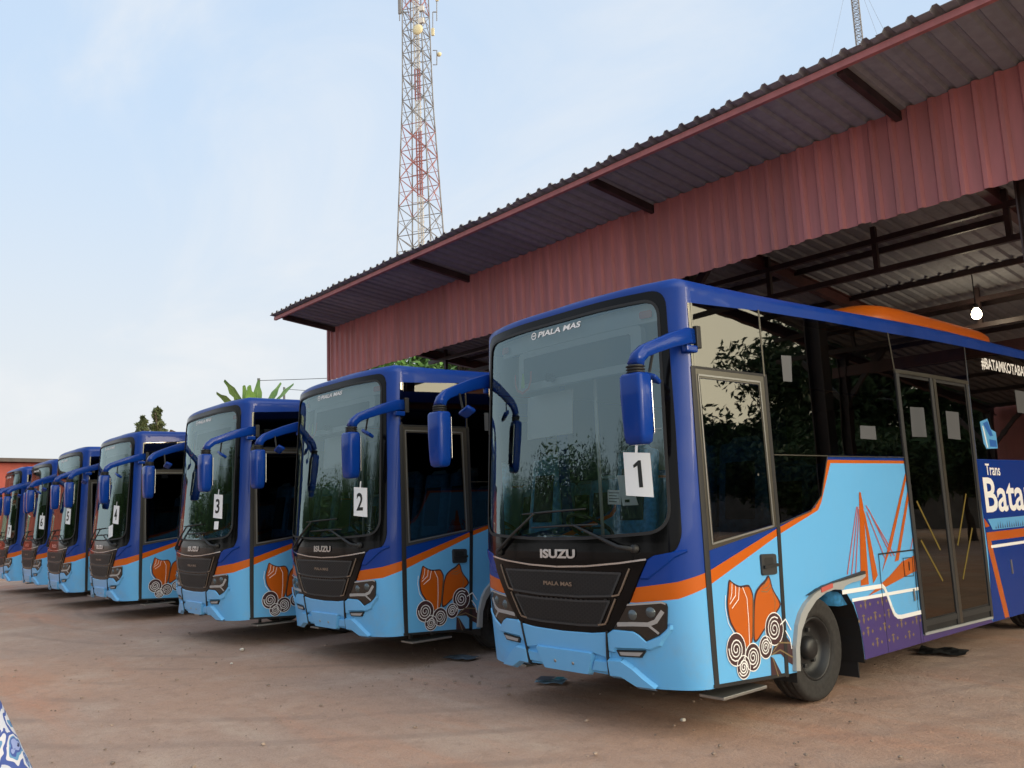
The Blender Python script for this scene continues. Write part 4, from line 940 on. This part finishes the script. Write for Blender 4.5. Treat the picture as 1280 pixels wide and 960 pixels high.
shed(bar('tie_beam', (X0_, 15.6, 3.95), (X1_, 15.6, 3.95), .12, .2, M_BEAM, SH))
for x, y in [(-14.45, 8.5), (-10.0, 8.5), (-6.43, 8.6), (-2.42, 8.32), (1.1, 8.5), (-14.45, 15.6), (-10.0, 15.6), (-6.43, 15.6), (-2.4, 15.6), (1.1, 15.6), (-14.45, 22.6), (-6.43, 22.6), (1.1, 22.6)]:
    bm = bmesh.new(); z1 = roofz(y)-.16
    add_box(bm, (x, y, z1/2), (.16, .012, z1)); add_box(bm, (x-.08, y, z1/2), (.014, .16, z1)); add_box(bm, (x+.08, y, z1/2), (.014, .16, z1)); add_box(bm, (x, y, .01), (.3, .3, .02))
    cl = bmobj('column', bm, M_BEAMD, SH); shed(cl)
    for sx in ((-1, 1) if x != -2.42 else (1,)):
        bb = bar('knee_brace', (x+sx*.06, y, z1-.85), (x+sx*.85, y, z1+.02), .07, .10, M_BEAMD, cl); shed(bb)
# guessed back wall, run full width and height to darken the shed
for k in range(17):
    x0 = -14.5+k*.93
    shed(box('added_back_wall_sheet', (x0+.46, YB+.1+.01*(k % 2), 1.82), (.94, .03, 3.64), M_CLAD, SH))
# work lamp under the roof
LPX, LPY, LPZ = -4.64, 12.97, 4.083
lamp = empty('hanging_lamp', (LPX, LPY, LPZ)); tag(lamp, 'lit bare bulb hanging under the shed roof above the orange unit', 'lamp')
lathe('bulb', [(0, -.08), (.035, -.074), (.06, -.05), (.068, -.01), (.06, .03), (.04, .06), (.03, .08)], mat('lit_bulb', (1, .9, .7), .4, emit=(1, .84, .58), emit_s=20), lamp, 18, 'z')
lathe('lamp_holder', [(.03, .075), (.035, .08), (.035, .14), (.0, .145)], M_RUB, lamp, 12, 'z')
tube('lamp_cord', [(0, 0, .14), (0, 0, roofz(LPY)-LPZ)], .008, M_RUB, lamp, 5)
ld = bpy.data.lights.new('bulb_light', 'POINT'); ld.energy = 4; ld.color = (1, .84, .6); ld.shadow_soft_size = .09
lo = bpy.data.objects.new('bulb_light', ld); COL.objects.link(lo); lo.parent = lamp; lo.location = (0, 0, -.12)

# ------------------------------------------------------------------ lattice towers
M_TRED = mat('tower_red', (.36, .15, .14), .5); M_TWHITE = mat('tower_white', (.62, .60, .58), .5); M_TSTEEL = mat('tower_steel', (.22, .21, .21), .5); M_CREAM = mat('dish_cream', (.70, .62, .40), .5)
def ray_at(px, py, dist):
    v = M4.to_3x3() @ Vector(((px-640)/1055, -(py-480)/1055, -1)); k = dist/math.hypot(v.x, v.y); return Vector((v.x*k, v.y*k, 1.5+v.z*k))
def tower(loc, rz, wid, H, nb, label, leg=.06, br=.028, bands=5, red=False):
    T = empty('lattice_tower', loc, rz); tag(T, label, 'tower')
    zs = [0]
    tot = sum(1/(1+i*.05) for i in range(nb))
    for i in range(nb): zs.append(zs[-1]+H/tot/(1+i*.05))
    cor = [(-1, -1), (1, -1), (1, 1), (-1, 1)]
    for cx, cy in cor:
        V = []; F = []
        for i in range(nb):
            w0, w1 = wid(zs[i])/2, wid(zs[i+1])/2; tube_data([(cx*w0, cy*w0, zs[i]), (cx*w1, cy*w1, zs[i+1])], leg*(1-.4*zs[i]/H), 6, V, F)
        obj('leg', V, F, M_TSTEEL, T, True)
    for i in range(nb):
        V = []; F = []; w0, w1 = wid(zs[i])/2, wid(zs[i+1])/2; zm = (zs[i]+zs[i+1])/2; wm = (w0+w1)/2
        for k in range(4):
            a, b_ = cor[k], cor[(k+1) % 4]
            for p, q in (((a, w0, zs[i]), (b_, w1, zs[i+1])), ((b_, w0, zs[i]), (a, w1, zs[i+1])), ((a, w1, zs[i+1]), (b_, w1, zs[i+1]))):
                tube_data([(p[0][0]*p[1], p[0][1]*p[1], p[2]), (q[0][0]*q[1], q[0][1]*q[1], q[2])], br, 4, V, F)
            mid = ((a[0]+b_[0])/2*wm, (a[1]+b_[1])/2*wm, zm)
            tube_data([mid, (a[0]*wm, a[1]*wm, zm)], br*.7, 4, V, F); tube_data([mid, (b_[0]*wm, b_[1]*wm, zm)], br*.7, 4, V, F)
        band = 19.5 < zs[i] < 24.5 or zs[i] > 33
        obj('bracing', V, F, M_TRED if red and band else M_TSTEEL, T)
    return T, zs
TD = 50.0
tp = ray_at(526.5, 300, TD)
def wid1(z): return 2.85+(17.3-z)*.10 if z < 27.5 else max(1.5, 1.83-.03*(z-27.5))
T1, zs = tower((tp.x, tp.y, 0), .55, lambda z: wid1(z)*.78, 40.0, 22, 'tall red and white lattice telecom tower rising behind the shed', red=True)
for k in range(19):     # cable tray with feeders up the middle, painted in bands
    z0, z1 = k*2.1, (k+1)*2.1; bm = bmesh.new()
    for dx in (-.16, .02, .15): add_bar(bm, (dx, 0, z0), (dx, 0, z1), .09, .07)
    for j in range(5): add_bar(bm, (-.24, .05, z0+j*.42), (.24, .05, z0+j*.42), .04, .04)
    bmobj('cable_tray', bm, M_TRED if k in (10, 11, 13) else M_TWHITE, T1)
AX = Vector((M4.col[0].x, M4.col[0].y, 0)).normalized(); AF = Vector((-M4.col[2].x, -M4.col[2].y, 0)).normalized()
rinv = Matrix.Rotation(-.55, 4, 'Z')
def twp(px, py, fwd=-.6): return rinv @ (ray_at(px, py, TD+fwd)-Vector((tp.x, tp.y, 0)))
def ax(v): return (rinv.to_3x3() @ v)
dish = lathe('dish', [(.0, .10), (.2, .09), (.33, .04), (.35, .0), (.34, -.03), (.2, -.16), (0, -.18)], M_CREAM, T1, 20, 'y', flip=-1); dish.data.transform(Matrix.Translation(twp(522, 37, -1.3)))
for px, py, sx, sz in ((527, 11, .32, .34), (527, 26, .32, .34)):
    o = box('radio_unit', (0, 0, 0), (sx, .2, sz), M_TWHITE, T1, .02); o.data.transform(Matrix.Translation(twp(px, py, -.9)))
for px, py, arm in ((499.5, 4, 512), (546, -12, 541), (541, 40, 541)):
    p = twp(px, py, -.3); o = box('panel_antenna', (0, 0, 0), (.2, .12, 1.5 if py < 10 else .5), M_TSTEEL if px < 520 else M_CREAM, T1, .03); o.data.transform(Matrix.Translation(p))
    q = twp(arm, 15, -.3); p2 = twp(px, 15, -.3); V, F = tube_data([q, p2], .04, 5); obj('antenna_arm', V, F, M_TSTEEL, o)
    V, F = tube_data([twp(px, 26, -.3), p2, p], .03, 5); obj('antenna_pole', V, F, M_TSTEEL, o)
sd_ = lathe('small_dish', [(0, .08), (.12, .06), (.16, 0), (.1, -.1), (0, -.12)], M_CREAM, T1, 14, 'y'); sd_.data.transform(Matrix.Translation(twp(549, 68, -.2)))
V, F = tube_data([twp(541, 63, -.2), twp(546, 63, -.2), twp(546, 81, -.2), twp(541, 81, -.2)], .035, 5); obj('dish_bracket', V, F, M_TSTEEL, sd_)
tp2 = ray_at(1073, 40, 62)
T2, _ = tower((tp2.x, tp2.y, 0), .3, lambda z: .46, 44.0, 70, 'slender grey lattice mast rising far behind the shed roof', .03, .016, 1)
for k, (dx, dy) in enumerate(((-14, 6), (8, -14), (12, 12))): tube('guy_wire', [(0, 0, 40), (dx, dy, 0)], .008, M_TSTEEL, T2, 4)

# ------------------------------------------------------------------ vegetation
def leaf_mat(name, a, b_, rough=.55):
    m = bpy.data.materials.new(name); m.use_nodes = True; n = m.node_tree; p = n.nodes['Principled BSDF']; L = n.links.new; p.inputs['Roughness'].default_value = rough
    t = n.nodes.new('ShaderNodeTexCoord'); x = n.nodes.new('ShaderNodeTexNoise'); x.inputs['Scale'].default_value = 2.5; x.inputs['Detail'].default_value = 5; L(t.outputs['Object'], x.inputs['Vector'])
    r = n.nodes.new('ShaderNodeMapRange'); r.inputs[1].default_value = .35; r.inputs[2].default_value = .65; L(x.outputs['Fac'], r.inputs[0])
    mm = n.nodes.new('ShaderNodeMix'); mm.data_type = 'RGBA'; mm.inputs['A'].default_value = (*a, 1); mm.inputs['B'].default_value = (*b_, 1); L(r.outputs[0], mm.inputs['Factor']); L(mm.outputs['Result'], p.inputs['Base Color'])
    return m
M_LEAF = leaf_mat('broad_leaf', (.022, .052, .014), (.05, .10, .022)); M_CON = leaf_mat('dull_leaf', (.06, .085, .035), (.11, .13, .05)); M_BAN = leaf_mat('banana_leaf', (.10, .21, .05), (.20, .34, .08), .4); M_DRY = leaf_mat('dry_leaf', (.2, .12, .05), (.13, .085, .045))
M_BARK = mat('bark', (.075, .055, .04), .9, noise=(8, .4))
def tree_mesh(seed, H, crown_r, nclump, nleaf, lsize, trunk_h=.35, shape='round'):
    r = random.Random(seed); V = []; F = []
    tips = []
    top = H*.72 if shape == 'round' else H*.97
    path = [(0, 0, -.1)]; k = 6
    for i in range(1, k+1): path.append((r.uniform(-.12, .12)*i*.35, r.uniform(-.12, .12)*i*.35, top*i/k))
    tube_data(path, [.028*H*(1-.8*i/k) for i in range(k+1)], 8, V, F)
    for i in range(nclump):
        if shape == 'round':
            while True:
                p = Vector((r.uniform(-1, 1), r.uniform(-1, 1), r.uniform(-.8, 1)))
                if p.length < 1 and p.length > .35: break
            c = Vector((p.x*crown_r, p.y*crown_r, H*.66+p.z*H*.34)); cr = crown_r*r.uniform(.16, .34)
        else:
            t = r.random()**.8; z = H*(trunk_h+(1-trunk_h)*t); a = r.uniform(0, 2*PI); rad = crown_r*(1-t)**.8*r.uniform(.1, 1); c = Vector((math.cos(a)*rad, math.sin(a)*rad, z)); cr = crown_r*r.uniform(.10, .26)*(1.15-.6*t)
        tips.append((c, cr)); zb = min(c.z*.75, top*.95); bp = Vector((0, 0, zb))
        mid = bp.lerp(c, .5)+Vector((0, 0, .08*H*r.uniform(-.3, 1)))
        tube_data([bp, mid, c], [.010*H*(1-.6*zb/H), .006*H, .0025*H], 5, V, F)
    LV = []; LF = []
    for i in range(nleaf):
        c, cr = r.choice(tips); d = Vector((r.gauss(0, 1), r.gauss(0, 1), r.gauss(0, .8))).normalized()*cr*r.random()**.45
        p = c+d; n = Vector((r.gauss(0, 1), r.gauss(0, 1), r.gauss(.6, 1))).normalized(); t = n.orthogonal().normalized(); t = (Matrix.Rotation(r.uniform(0, 6.28), 3, n) @ t); b_ = n.cross(t); s = lsize*r.uniform(.6, 1.35); i0 = len(LV)
        LV += [p-t*s, p-b_*s*.38+n*s*.12, p+t*s, p+b_*s*.38+n*s*.12]; LF.append((i0, i0+1, i0+2, i0+3))
    return (V, F), (LV, LF)
def tree(name, loc, seed, H, cr, ncl, nl, ls, label, m=M_LEAF, shape='round', group=None):
    (V, F), (LV, LF) = tree_mesh(seed, H, cr, ncl, nl, ls, shape=shape); T = empty(name, (loc[0], loc[1], 0), seed); obj('trunk', V, F, M_BARK, T, True); obj('crown', LV, LF, m, T); tag(T, label, 'tree', group); return T
M_LEAFB = leaf_mat('bright_leaf', (.06, .15, .03), (.12, .25, .05))
p = ray_at(572, 452, 31); tree('shade_tree', p, 11, 8.9, 3.3, 90, 12000, .15, 'bright green leafy tree seen below the shed fascia behind bus number two', M_LEAFB)
for px, h_, cr, sd2 in ((196, 6.8, 1.2, 21), (177, 6.4, 1.1, 22)):
    p = ray_at(px, 560, 44); tree('young_tree', p, sd2, h_+.3, cr, 90, 4200, .12, ['taller dull green pointed tree behind bus number four', 'shorter dull green pointed tree behind bus number four'][px < 190], M_CON, 'cone')
# trees that stand across the yard and close the place (mirrored in the glass)
for k, (x, y, h_, cr) in enumerate([(14.5, 25, 5.4, 3.4), (20, 21, 5.0, 3.6), (8.0, 30, 9.6, 4.4), (27, 17, 5.6, 3.8), (2.0, 35, 10.0, 4.6)]):
    tree('shade_tree', (x, y), 40+k, h_, cr, 110, 24000, .16, 'broad green shade tree on the far side of the yard past the shed', M_LEAF, 'round', 'trees past the shed')
for k, (x, y, h_, cr) in enumerate([(-25, -19, 6.6, 6.0), (-36, -16, 5.8, 6.0), (-14, -24, 7.4, 6.5), (-48, -14, 6.0, 6.0), (-3, -28, 7, 6.5)]):
    tree('shade_tree', (x, y), 60+k, h_, cr, 150, 34000, .12, 'dark shade tree along the yard edge opposite the bus fronts', M_LEAF, 'round', 'trees opposite the buses')
def banana(loc, leaves, label, seed, H0=3.4):
    T = empty('banana_plant', (loc[0], loc[1], 0)); tag(T, label, 'banana plant', 'banana plants behind the buses')
    r = random.Random(seed); tube('stem', [(0, 0, -.1), (.03, 0, 1.4), (0, .02, H0+.15)], [.17, .14, .08], mat('banana_stem', (.12, .13, .05), .6), T, 10)
    for az, lean, L_, w, dry in leaves:
        V = []; F = []; n = 14; side = Vector((math.cos(az), math.sin(az), 0)); lat0 = Vector((-math.sin(az), math.cos(az), 0)); p = Vector((0, 0, H0)); ang = PI/2-lean*.35; prevw = 0
        for i in range(n+1):
            t = i/n; ww = w*(min(1, (t-.12)*6)**.5*min(1, (1.02-t)*5)**.55 if t > .12 else .05); drop = -.22*ww
            ax_ = (side*math.cos(ang)+Vector((0, 0, math.sin(ang)))); lat = (Matrix.Rotation(.95, 3, ax_) @ lat0); tear = r.uniform(.45, .95) if i % 2 else 1.0; tear2 = r.uniform(.45, .95) if i % 2 else 1.0
            V += [p+lat*ww*tear+Vector((0, 0, drop)), p+Vector((0, 0, .015)), p-lat*ww*tear2+Vector((0, 0, drop))]
            ang -= lean*1.15*t/n*2; p = p+(side*math.cos(ang)+Vector((0, 0, math.sin(ang))))*L_/n
        for i in range(n):
            for k in range(2): F.append((3*i+k, 3*i+k+1, 3*i+k+4, 3*i+k+3))
        obj('leaf', V, F, M_DRY if dry else M_BAN, T, True)
        V, F = tube_data([V[3*i+1] for i in range(0, n+1, 2)], [.03*(1-.85*i/7) for i in range(8)], 5); obj('leaf_rib', V, F, M_DRY if dry else M_BAN, T, True)
vL = math.atan2(-AX.y, -AX.x); vR = math.atan2(AX.y, AX.x)
p = ray_at(318, 600, 27); banana(p, [(vL, .5, 2.7, .19, False), (vL+.5, .2, 2.3, .17, False), (vR+.3, .06, 2.45, .18, False), (vR, .45, 2.5, .18, False), (vR-.3, .75, 2.7, .17, False), (vL-.2, .75, 2.6, .17, False), (vL-.3, 1.0, 2.2, .16, True), (vL+1.6, .4, 2.3, .26, False)], 'green banana plant with one upright leaf behind bus number three', 5)
p = ray_at(249, 600, 30); banana(p, [(vL, .95, 2.1, .15, True), (vL+.6, .7, 2.0, .16, True), (vR+.8, .9, 2.0, .2, True)], 'withered banana plant behind bus number three', 6, 2.9)

# ------------------------------------------------------------------ poles and wires, far building
def pole(px, top_y, D, label, rad):
    p = ray_at(px, 620, D); t = ray_at(px, top_y, D); P = empty('utility_pole', (p.x, p.y, 0)); tag(P, label, 'pole')
    tube('shaft', [(0, 0, -.2), (0, 0, t.z)], [rad*1.3, rad], mat('pole_grey', (.11, .11, .11), .7), P, 8)
    return Vector((p.x, p.y, t.z))
a = pole(322.5, 473, 40, 'thin grey pole standing among the banana leaves', .07)
b_ = pole(355, 484, 46, 'short grey pole with a stay, right of the banana leaves', .06)
def wire(name, p, q, sag, label):
    pts = []
    for i in range(13): t = i/12; v = Vector(p).lerp(Vector(q), t); v.z -= sag*4*t*(1-t); pts.append(v)
    o = tube(name, pts, .014, M_RUB, None, 5); tag(o, label, 'wire')
wire('overhead_wire', a-Vector((0, 0, .1)), (-19, 27, 7.6), .25, 'overhead wire running from the thin pole to behind the shed')
wire('overhead_wire', b_-Vector((0, 0, .1)), (-22, 30, 5.9), .2, 'overhead wire running from the short pole to behind the shed')
FB = empty('red_building', (-47, 6, 0)); tag(FB, 'low red building with a dark flat roof beyond bus number seven', 'building')
M_RWALL = mat('red_wall', (.30, .055, .04), .7, noise=(1.2, .2))
bm = bmesh.new(); add_box(bm, (0, 0, 2.25), (9, 15.5, 4.5)); bmobj('wall', bm, M_RWALL, FB)
bm = bmesh.new(); add_box(bm, (0, 0, 4.62), (9.8, 16.4, .16), rot=Matrix.Rotation(-.012, 3, 'X')); bmobj('roof', bm, M_BEAMD, FB)
for y in (-5, -1.5, 2, 5.5):
    w = box('window', (4.52, y, 2.1), (.06, 1.2, 1.1), M_TGLASS, FB); box('frame', (4.53, y, 1.52), (.1, 1.3, .06), M_TWHITE, w); box('frame', (4.53, y, 2.68), (.1, 1.3, .06), M_TWHITE, w)

# ------------------------------------------------------------------ trees close the far side: hedge, and unseen wall added to darken reflections
BW = empty('added_screen_wall', (14, 34, 0)); tag(BW, 'unseen grey wall added to darken reflections, behind the trees past the shed', 'wall')
M_RENDER = mat('grey_render', (.16, .15, .14), .9, noise=(2, .3))
for a_, b_, nm in (((-16, 8), (6, 4), 'wall_run'), ((6, 4), (22, -18), 'wall_run'), ((22, -18), (30, -30), 'wall_run')):
    bar(nm, (a_[0], a_[1], 1.2), (b_[0], b_[1], 1.2), .2, 2.4, M_RENDER, BW)
for k, (x, y, h_, cr) in enumerate([(4.5, 29.5, 4.8, 3.2), (10, 27, 4.4, 3.0), (15.5, 23.5, 3.8, 3.0), (20.5, 18.5, 4.6, 3.2), (24.5, 13.5, 4.2, 3.2), (6.5, 25.5, 3.6, 2.6), (12.5, 21.5, 3.4, 2.6)]):
    tree('garden_shrub', (x, y), 80+k, h_, cr, 80, 14000, .14, 'dense dark shrub below the shade trees past the shed', M_LEAF, 'round', 'shrubs past the shed')

# ------------------------------------------------------------------ person standing at the edge of the yard
def batik_mat():
    m = bpy.data.materials.new('blue_white_batik'); m.use_nodes = True; n = m.node_tree; b = n.nodes['Principled BSDF']; L = n.links.new; b.inputs['Roughness'].default_value = .85
    t = n.nodes.new('ShaderNodeTexCoord'); w = n.nodes.new('ShaderNodeTexNoise'); w.inputs['Scale'].default_value = 14; L(t.outputs['Object'], w.inputs['Vector'])
    mv = n.nodes.new('ShaderNodeMix'); mv.data_type = 'VECTOR'; mv.inputs['Factor'].default_value = .09; L(t.outputs['Object'], mv.inputs['A']); L(w.outputs['Color'], mv.inputs['B'])
    v = n.nodes.new('ShaderNodeTexVoronoi'); v.inputs['Scale'].default_value = 20; L(mv.outputs['Result'], v.inputs['Vector'])
    rp = n.nodes.new('ShaderNodeValToRGB'); e = rp.color_ramp; e.interpolation = 'CONSTANT'; e.elements[0].color = (.02, .03, .12, 1); e.elements[0].position = 0
    e.elements[1].color = (.50, .54, .66, 1); e.elements[1].position = .66
    for pos, c in ((.13, (.25, .32, .62)), (.22, (.05, .09, .33)), (.30, (.10, .25, .48)), (.38, (.55, .58, .68)), (.50, (.05, .09, .33))):
        q = e.elements.new(pos); q.color = (*c, 1)
    L(v.outputs['Distance'], rp.inputs[0]); L(rp.outputs[0], b.inputs['Base Color']); return m
M_BATIK = batik_mat()
A_ = ray_at(-22, 880, 2.2); B_ = ray_at(18, 962, 2.2); d_ = (B_-A_)
elb = B_+d_*.25-AX*.05; sho = A_-d_*1.9-AX*.055
org = Vector((sho.x, sho.y, 0))-AX*.175; zs_ = sho.z
def loc(v): return org+AX*v[0]+AF*v[1]+Vector((0, 0, v[2]))
def tol(w): d = w-org; return (d.dot(AX), d.dot(AF), d.z)
e_l = tol(elb)
def skin(name, nodes, edges, m, root_i=0, sub=2):
    me = bpy.data.meshes.new(name); me.from_pydata([loc(n[0])-org for n in nodes], edges, []); o = bpy.data.objects.new(name, me); COL.objects.link(o); o.location = org
    sk = o.modifiers.new('skin', 'SKIN'); sk.use_smooth_shade = True
    for i, n in enumerate(nodes):
        d = me.skin_vertices[0].data[i]; d.radius = n[1] if isinstance(n[1], tuple) else (n[1], n[1]); d.use_root = (i == root_i)
    sb = o.modifiers.new('sub', 'SUBSURF'); sb.levels = sub; sb.render_levels = sub
    bpy.context.view_layer.update(); ev = o.evaluated_get(bpy.context.evaluated_depsgraph_get()); nm = bpy.data.meshes.new_from_object(ev); o.modifiers.clear(); o.data = nm; nm.materials.clear(); nm.materials.append(m)
    nm.polygons.foreach_set('use_smooth', [True]*len(nm.polygons)); return o
S = zs_/1.36
nodes = [((0, 0, .92*S), (.13, .10)), ((0, .01, 1.08*S), (.115, .09)), ((0, 0, 1.27*S), (.13, .095)), ((0, -.01, 1.38*S), .055), ((0, .0, 1.44*S), .048), ((0, .015, 1.52*S), (.066, .075)), ((0, .02, 1.61*S), (.07, .082)), ((0, .015, 1.665*S), (.05, .06))]
edges = [(i, i+1) for i in range(7)]
def chain(start, pts):
    prev = start
    for p, r_ in pts: nodes.append((p, r_)); edges.append((prev, len(nodes)-1)); prev = len(nodes)-1
    return prev
for q in (-1, 1):
    chain(0, [((q*.09, 0, .82*S), .085), ((q*.10, .015, .47*S), .055), ((q*.10, -.01, .28*S), .052), ((q*.10, 0, .09*S), .036), ((q*.11, .06, .035), .034), ((q*.115, .15, .025), .024)])
hR = chain(2, [((.165, 0, zs_), .055), (e_l, .042), ((.20, .06, e_l[2]-.06), .030), ((.155, .10, e_l[2]-.075), (.024, .034))])
hL = chain(2, [((-.165, 0, zs_), .055), ((-.215, -.01, 1.06*S), .042), ((-.225, .05, .84*S), .028), ((-.225, .06, .77*S), (.022, .036))])
for k in range(4):
    f = (k-1.5)*.016; ln = [.85, 1, .95, .75][k]
    chain(hL, [((-.225+.004*k, .06+f, .725*S), .0095), ((-.222, .063+f, .725*S-.032*ln), .0085), ((-.215, .066+f, .725*S-.058*ln), .0075)])
    chain(hR, [((.135, .125+.006*k, e_l[2]-.065-.014*k), .0095), ((.12, .155, e_l[2]-.07-.014*k), .0085), ((.10, .17, e_l[2]-.075-.014*k), .0075)])
chain(hL, [((-.215, .095, .76*S), .0105), ((-.21, .112, .735*S), .009)]); chain(hR, [((.15, .085, e_l[2]-.03), .0105), ((.14, .075, e_l[2]-.005), .009)])
PB = skin('person', nodes, edges, M_SKIN); tag(PB, 'person in white clothes with blue batik flowers, hand on hip', 'person')
def clothes(name, rings, m, n=28):
    V = []; F = []
    for c, rx, ry in rings:
        for k in range(n):
            a = 2*PI*k/n; wv = 1+.03*math.sin(5*a+c[2]*9); V.append(loc((c[0]+rx*wv*math.cos(a), c[1]+ry*wv*math.sin(a), c[2]))-org)
    for i in range(len(rings)-1):
        for k in range(n): F.append((i*n+k, i*n+(k+1) % n, (i+1)*n+(k+1) % n, (i+1)*n+k))
    return obj(name, V, F, m, PB, True)
clothes('tunic', [((0, 0, z*S), rx, ry) for z, rx, ry in ((.50, .23, .20), (.7, .215, .185), (.9, .19, .16), (1.05, .165, .135), (1.2, .18, .135), (1.31, .175, .115), (1.37, .12, .085), (1.41, .066, .06))], M_BATIK)
clothes('trousers', [((-.10, 0, z*S), r_, r_) for z, r_ in ((.04, .085), (.3, .085), (.55, .09), (.8, .1))], M_DBLUE, 16)
clothes('trousers', [((.10, 0, z*S), r_, r_) for z, r_ in ((.04, .085), (.3, .085), (.55, .09), (.8, .1))], M_DBLUE, 16)
def sleeve(pts, rad):
    V, F = tube_data([loc(p)-org for p in pts], rad, 14, cap=False); obj('sleeve', V, F, M_BATIK, PB, True)
sleeve([(.13, 0, zs_+.01), (.175, 0, zs_-.02), tuple((Vector((.175, 0, zs_))+Vector(e_l))/2), e_l, (e_l[0]-.02, e_l[1]+.025, e_l[2]-.05), (.215, .055, e_l[2]-.065)], [.07, .075, .07, .066, .062, .05])
sleeve([(-.13, 0, zs_+.01), (-.175, 0, zs_-.02), (-.20, -.005, 1.2*S), (-.215, -.01, 1.06*S), (-.225, .03, .92*S), (-.225, .05, .84*S)], [.07, .075, .068, .062, .056, .05])
bm = bmesh.new(); bmesh.ops.create_uvsphere(bm, u_segments=20, v_segments=12, radius=1)
for v in list(bm.verts):
    c = v.co.copy()
    if c.z < -.15 and c.y > -.2 or c.z < .35 and c.y > .45: bm.verts.remove(v)
    else: v.co = loc((c.x*.088, c.y*.104+.01, 1.595*S+c.z*.108))-org
bmobj('hair', bm, M_HAIR, PB, True)
for q in (-1, 1):
    o = lathe('eye', [(0, .006), (.007, .004), (.011, 0), (.007, -.003), (0, -.004)], M_WHITE, PB, 12, 'y'); o.data.transform(Matrix.Translation(loc((q*.032, .094, 1.595*S))-org))
    o2 = lathe('pupil', [(0, .003), (.004, .002), (.0045, 0)], M_INK, o, 10, 'y'); o2.data.transform(Matrix.Translation(loc((q*.032, .0995, 1.595*S))-org))
    o = lathe('ear', [(0, .01), (.018, .008), (.026, 0), (.02, -.008), (0, -.01)], M_SKIN, PB, 12, 'x'); o.data.transform(Matrix.Translation(loc((q*.083, .015, 1.575*S))-org))
    box('shoe', tuple(loc((q*.112, .06, .03))-org), (.10, .26, .06), M_RUB, PB, .025, Matrix((AX, AF, Vector((0, 0, 1)))).transposed(), True)
o = box('nose', (0, 0, 0), (.022, .028, .045), M_SKIN, PB, .009, None, True); o.data.transform(Matrix.Translation(loc((0, .103, 1.568*S))-org) @ Matrix((AX, AF, Vector((0, 0, 1)))).transposed().to_4x4())
o = box('mouth', (0, 0, 0), (.045, .012, .012), M_CRED, PB, .005, None, True); o.data.transform(Matrix.Translation(loc((0, .093, 1.528*S))-org) @ Matrix((AX, AF, Vector((0, 0, 1)))).transposed().to_4x4())
